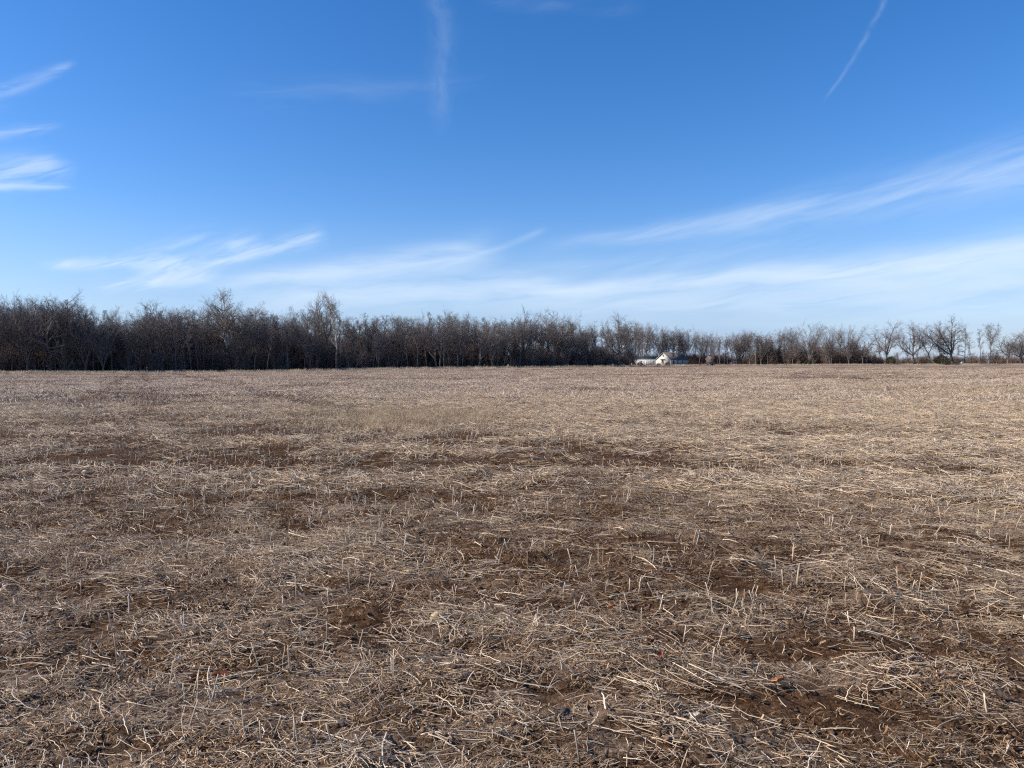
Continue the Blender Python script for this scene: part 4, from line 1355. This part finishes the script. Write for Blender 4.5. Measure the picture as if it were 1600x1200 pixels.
# shrubs and cedars
def cedar_mesh(seed, cone):
    g = np.random.default_rng(seed)
    n = 900
    z = g.random(n) ** 0.9
    prof_ = (1 - z) ** 0.7 if cone else np.sqrt(np.clip(1 - (2 * z - 0.9) ** 2, 0.05, 1))
    a = g.random(n) * 6.28
    lump = 0.8 + 0.35 * fbm(np.cos(a) * 2 + 4, np.sin(a) * 2 + z * 4, seed, 2)
    q = prof_ * lump * (0.45 + 0.55 * g.random(n) ** 0.5) * (0.42 if cone else 0.6)
    c = np.stack([q * np.cos(a), q * np.sin(a), z], -1)
    d = norm(np.stack([np.cos(a), np.sin(a), g.normal(0.5, 0.4, n)], -1) + g.normal(0, 0.3, (n, 3)))
    L = 0.10 + 0.08 * g.random(n)
    P_ = c[:, None, :] + d[:, None, :] * (np.array([-0.5, 0, 0.5])[None, :, None] * L[:, None, None])
    mb = MB(); mb.tube(P_, np.tile(np.array([[0.012, 0.02, 0.004]]), (n, 1)), 3)
    return mb.mesh('cedar_crown', M_cedar)
def stem_mesh():
    mb = MB(); mb.tube([[(0, 0, -0.1), (0.01, 0, 0.3), (0, 0, 0.7)]], [[0.05, 0.04, 0.02]], 6)
    return mb.mesh('shrub_stem', M_bark)
CED = [cedar_mesh(3000 + i, i == 2) for i in range(3)]
STEM = stem_mesh()
for (px, D, ht, wd, m_, lab) in [
        (1391, 328, 3.6, 3.6, 0, 'dark cedar bush under the twin trunked tree'),
        (1471, 327, 4.2, 5.4, 1, 'rounded dark green cedar bush beside the largest tree'),
        (1262, 332, 2.4, 2.6, 0, 'small dark cedar left of the broad vase shaped tree'),
        (1000, 352, 1.5, 2.4, 1, 'black low shrub at the left end of the trailer'),
        (1029, 350, 1.1, 1.8, 0, 'dark low shrub where trailer and farmhouse meet'),
        (1043, 343, 1.5, 1.9, 1, 'dark low shrub at the farmhouse gable corner'),
        (1075, 352, 1.1, 1.5, 0, 'dim small shrub along the farmhouse long front')]:
    e_ = obj('evergreen_shrub', None, None, place_at(px, D), tg.random() * 6.28)
    e_.scale = (wd, wd, ht)
    tag(e_, lab, 'shrub')
    obj('crown', CED[m_], e_)
    obj('stem', STEM, e_)
for (px, D, top, ws, lab) in [(1086, 356, 562, 1.5, 'red twigged shrub against the right end of the farmhouse'), (1094, 358, 565, 1.3, 'low dark red shrub right of the farmhouse')]:
    place_tree('redbrush', px, top, D, lab, 'red shrubs', 'red_shrub', ws, None, 0.0, 'shrub')

# weeds and grass along the far field margin
def weed(i):
    g = np.random.default_rng(1900 + i)
    n, k = 40, 3
    base = np.stack([g.normal(0, 1.2, n), g.normal(0, 0.4, n), np.zeros(n)], -1)
    L = 0.25 + 0.5 * g.random(n) ** 2
    ld = g.normal(0, 0.25, (n, 2))
    s = np.linspace(0, 1, k)
    P_ = base[:, None, :] + np.stack([ld[:, :1] * s[None], ld[:, 1:] * s[None], np.broadcast_to(s, (n, k))], -1) * L[:, None, None]
    mb = MB(); V, Qd = tubes(P_, np.tile(np.array([[0.02, 0.02, 0.01]]), (n, 1)), 3)
    mb.add(V, Qd, None, np.repeat(np.array([(0.40, 0.32, 0.22), (0.32, 0.24, 0.15), (0.46, 0.39, 0.30)])[g.integers(0, 3, n)], k * 3, 0))
    return mb.mesh('weeds', M_straw)
weeds = library('weeds', [weed(i) for i in range(6)])
px = -70 + 1710 * tg.random(1500)
D = np.array([edge(p) for p in px]) - 3 - 16 * tg.random(1500) ** 2
D = np.where((px > 980) & (px < 1110), D - 4, D)
D = np.where(px > 1180, np.minimum(D, 326), D)
x, y = (px - 800) / F * D, D
scatter('margin_grass', weeds, np.stack([x, y, land(x, y)], -1), tg.integers(0, 6, 1500), np.stack([x * 0, x * 0, tg.random(1500) * 6.28], -1), 0.7 + 0.6 * tg.random(1500), 'straggling dry grass along the far field margin', 'grass')
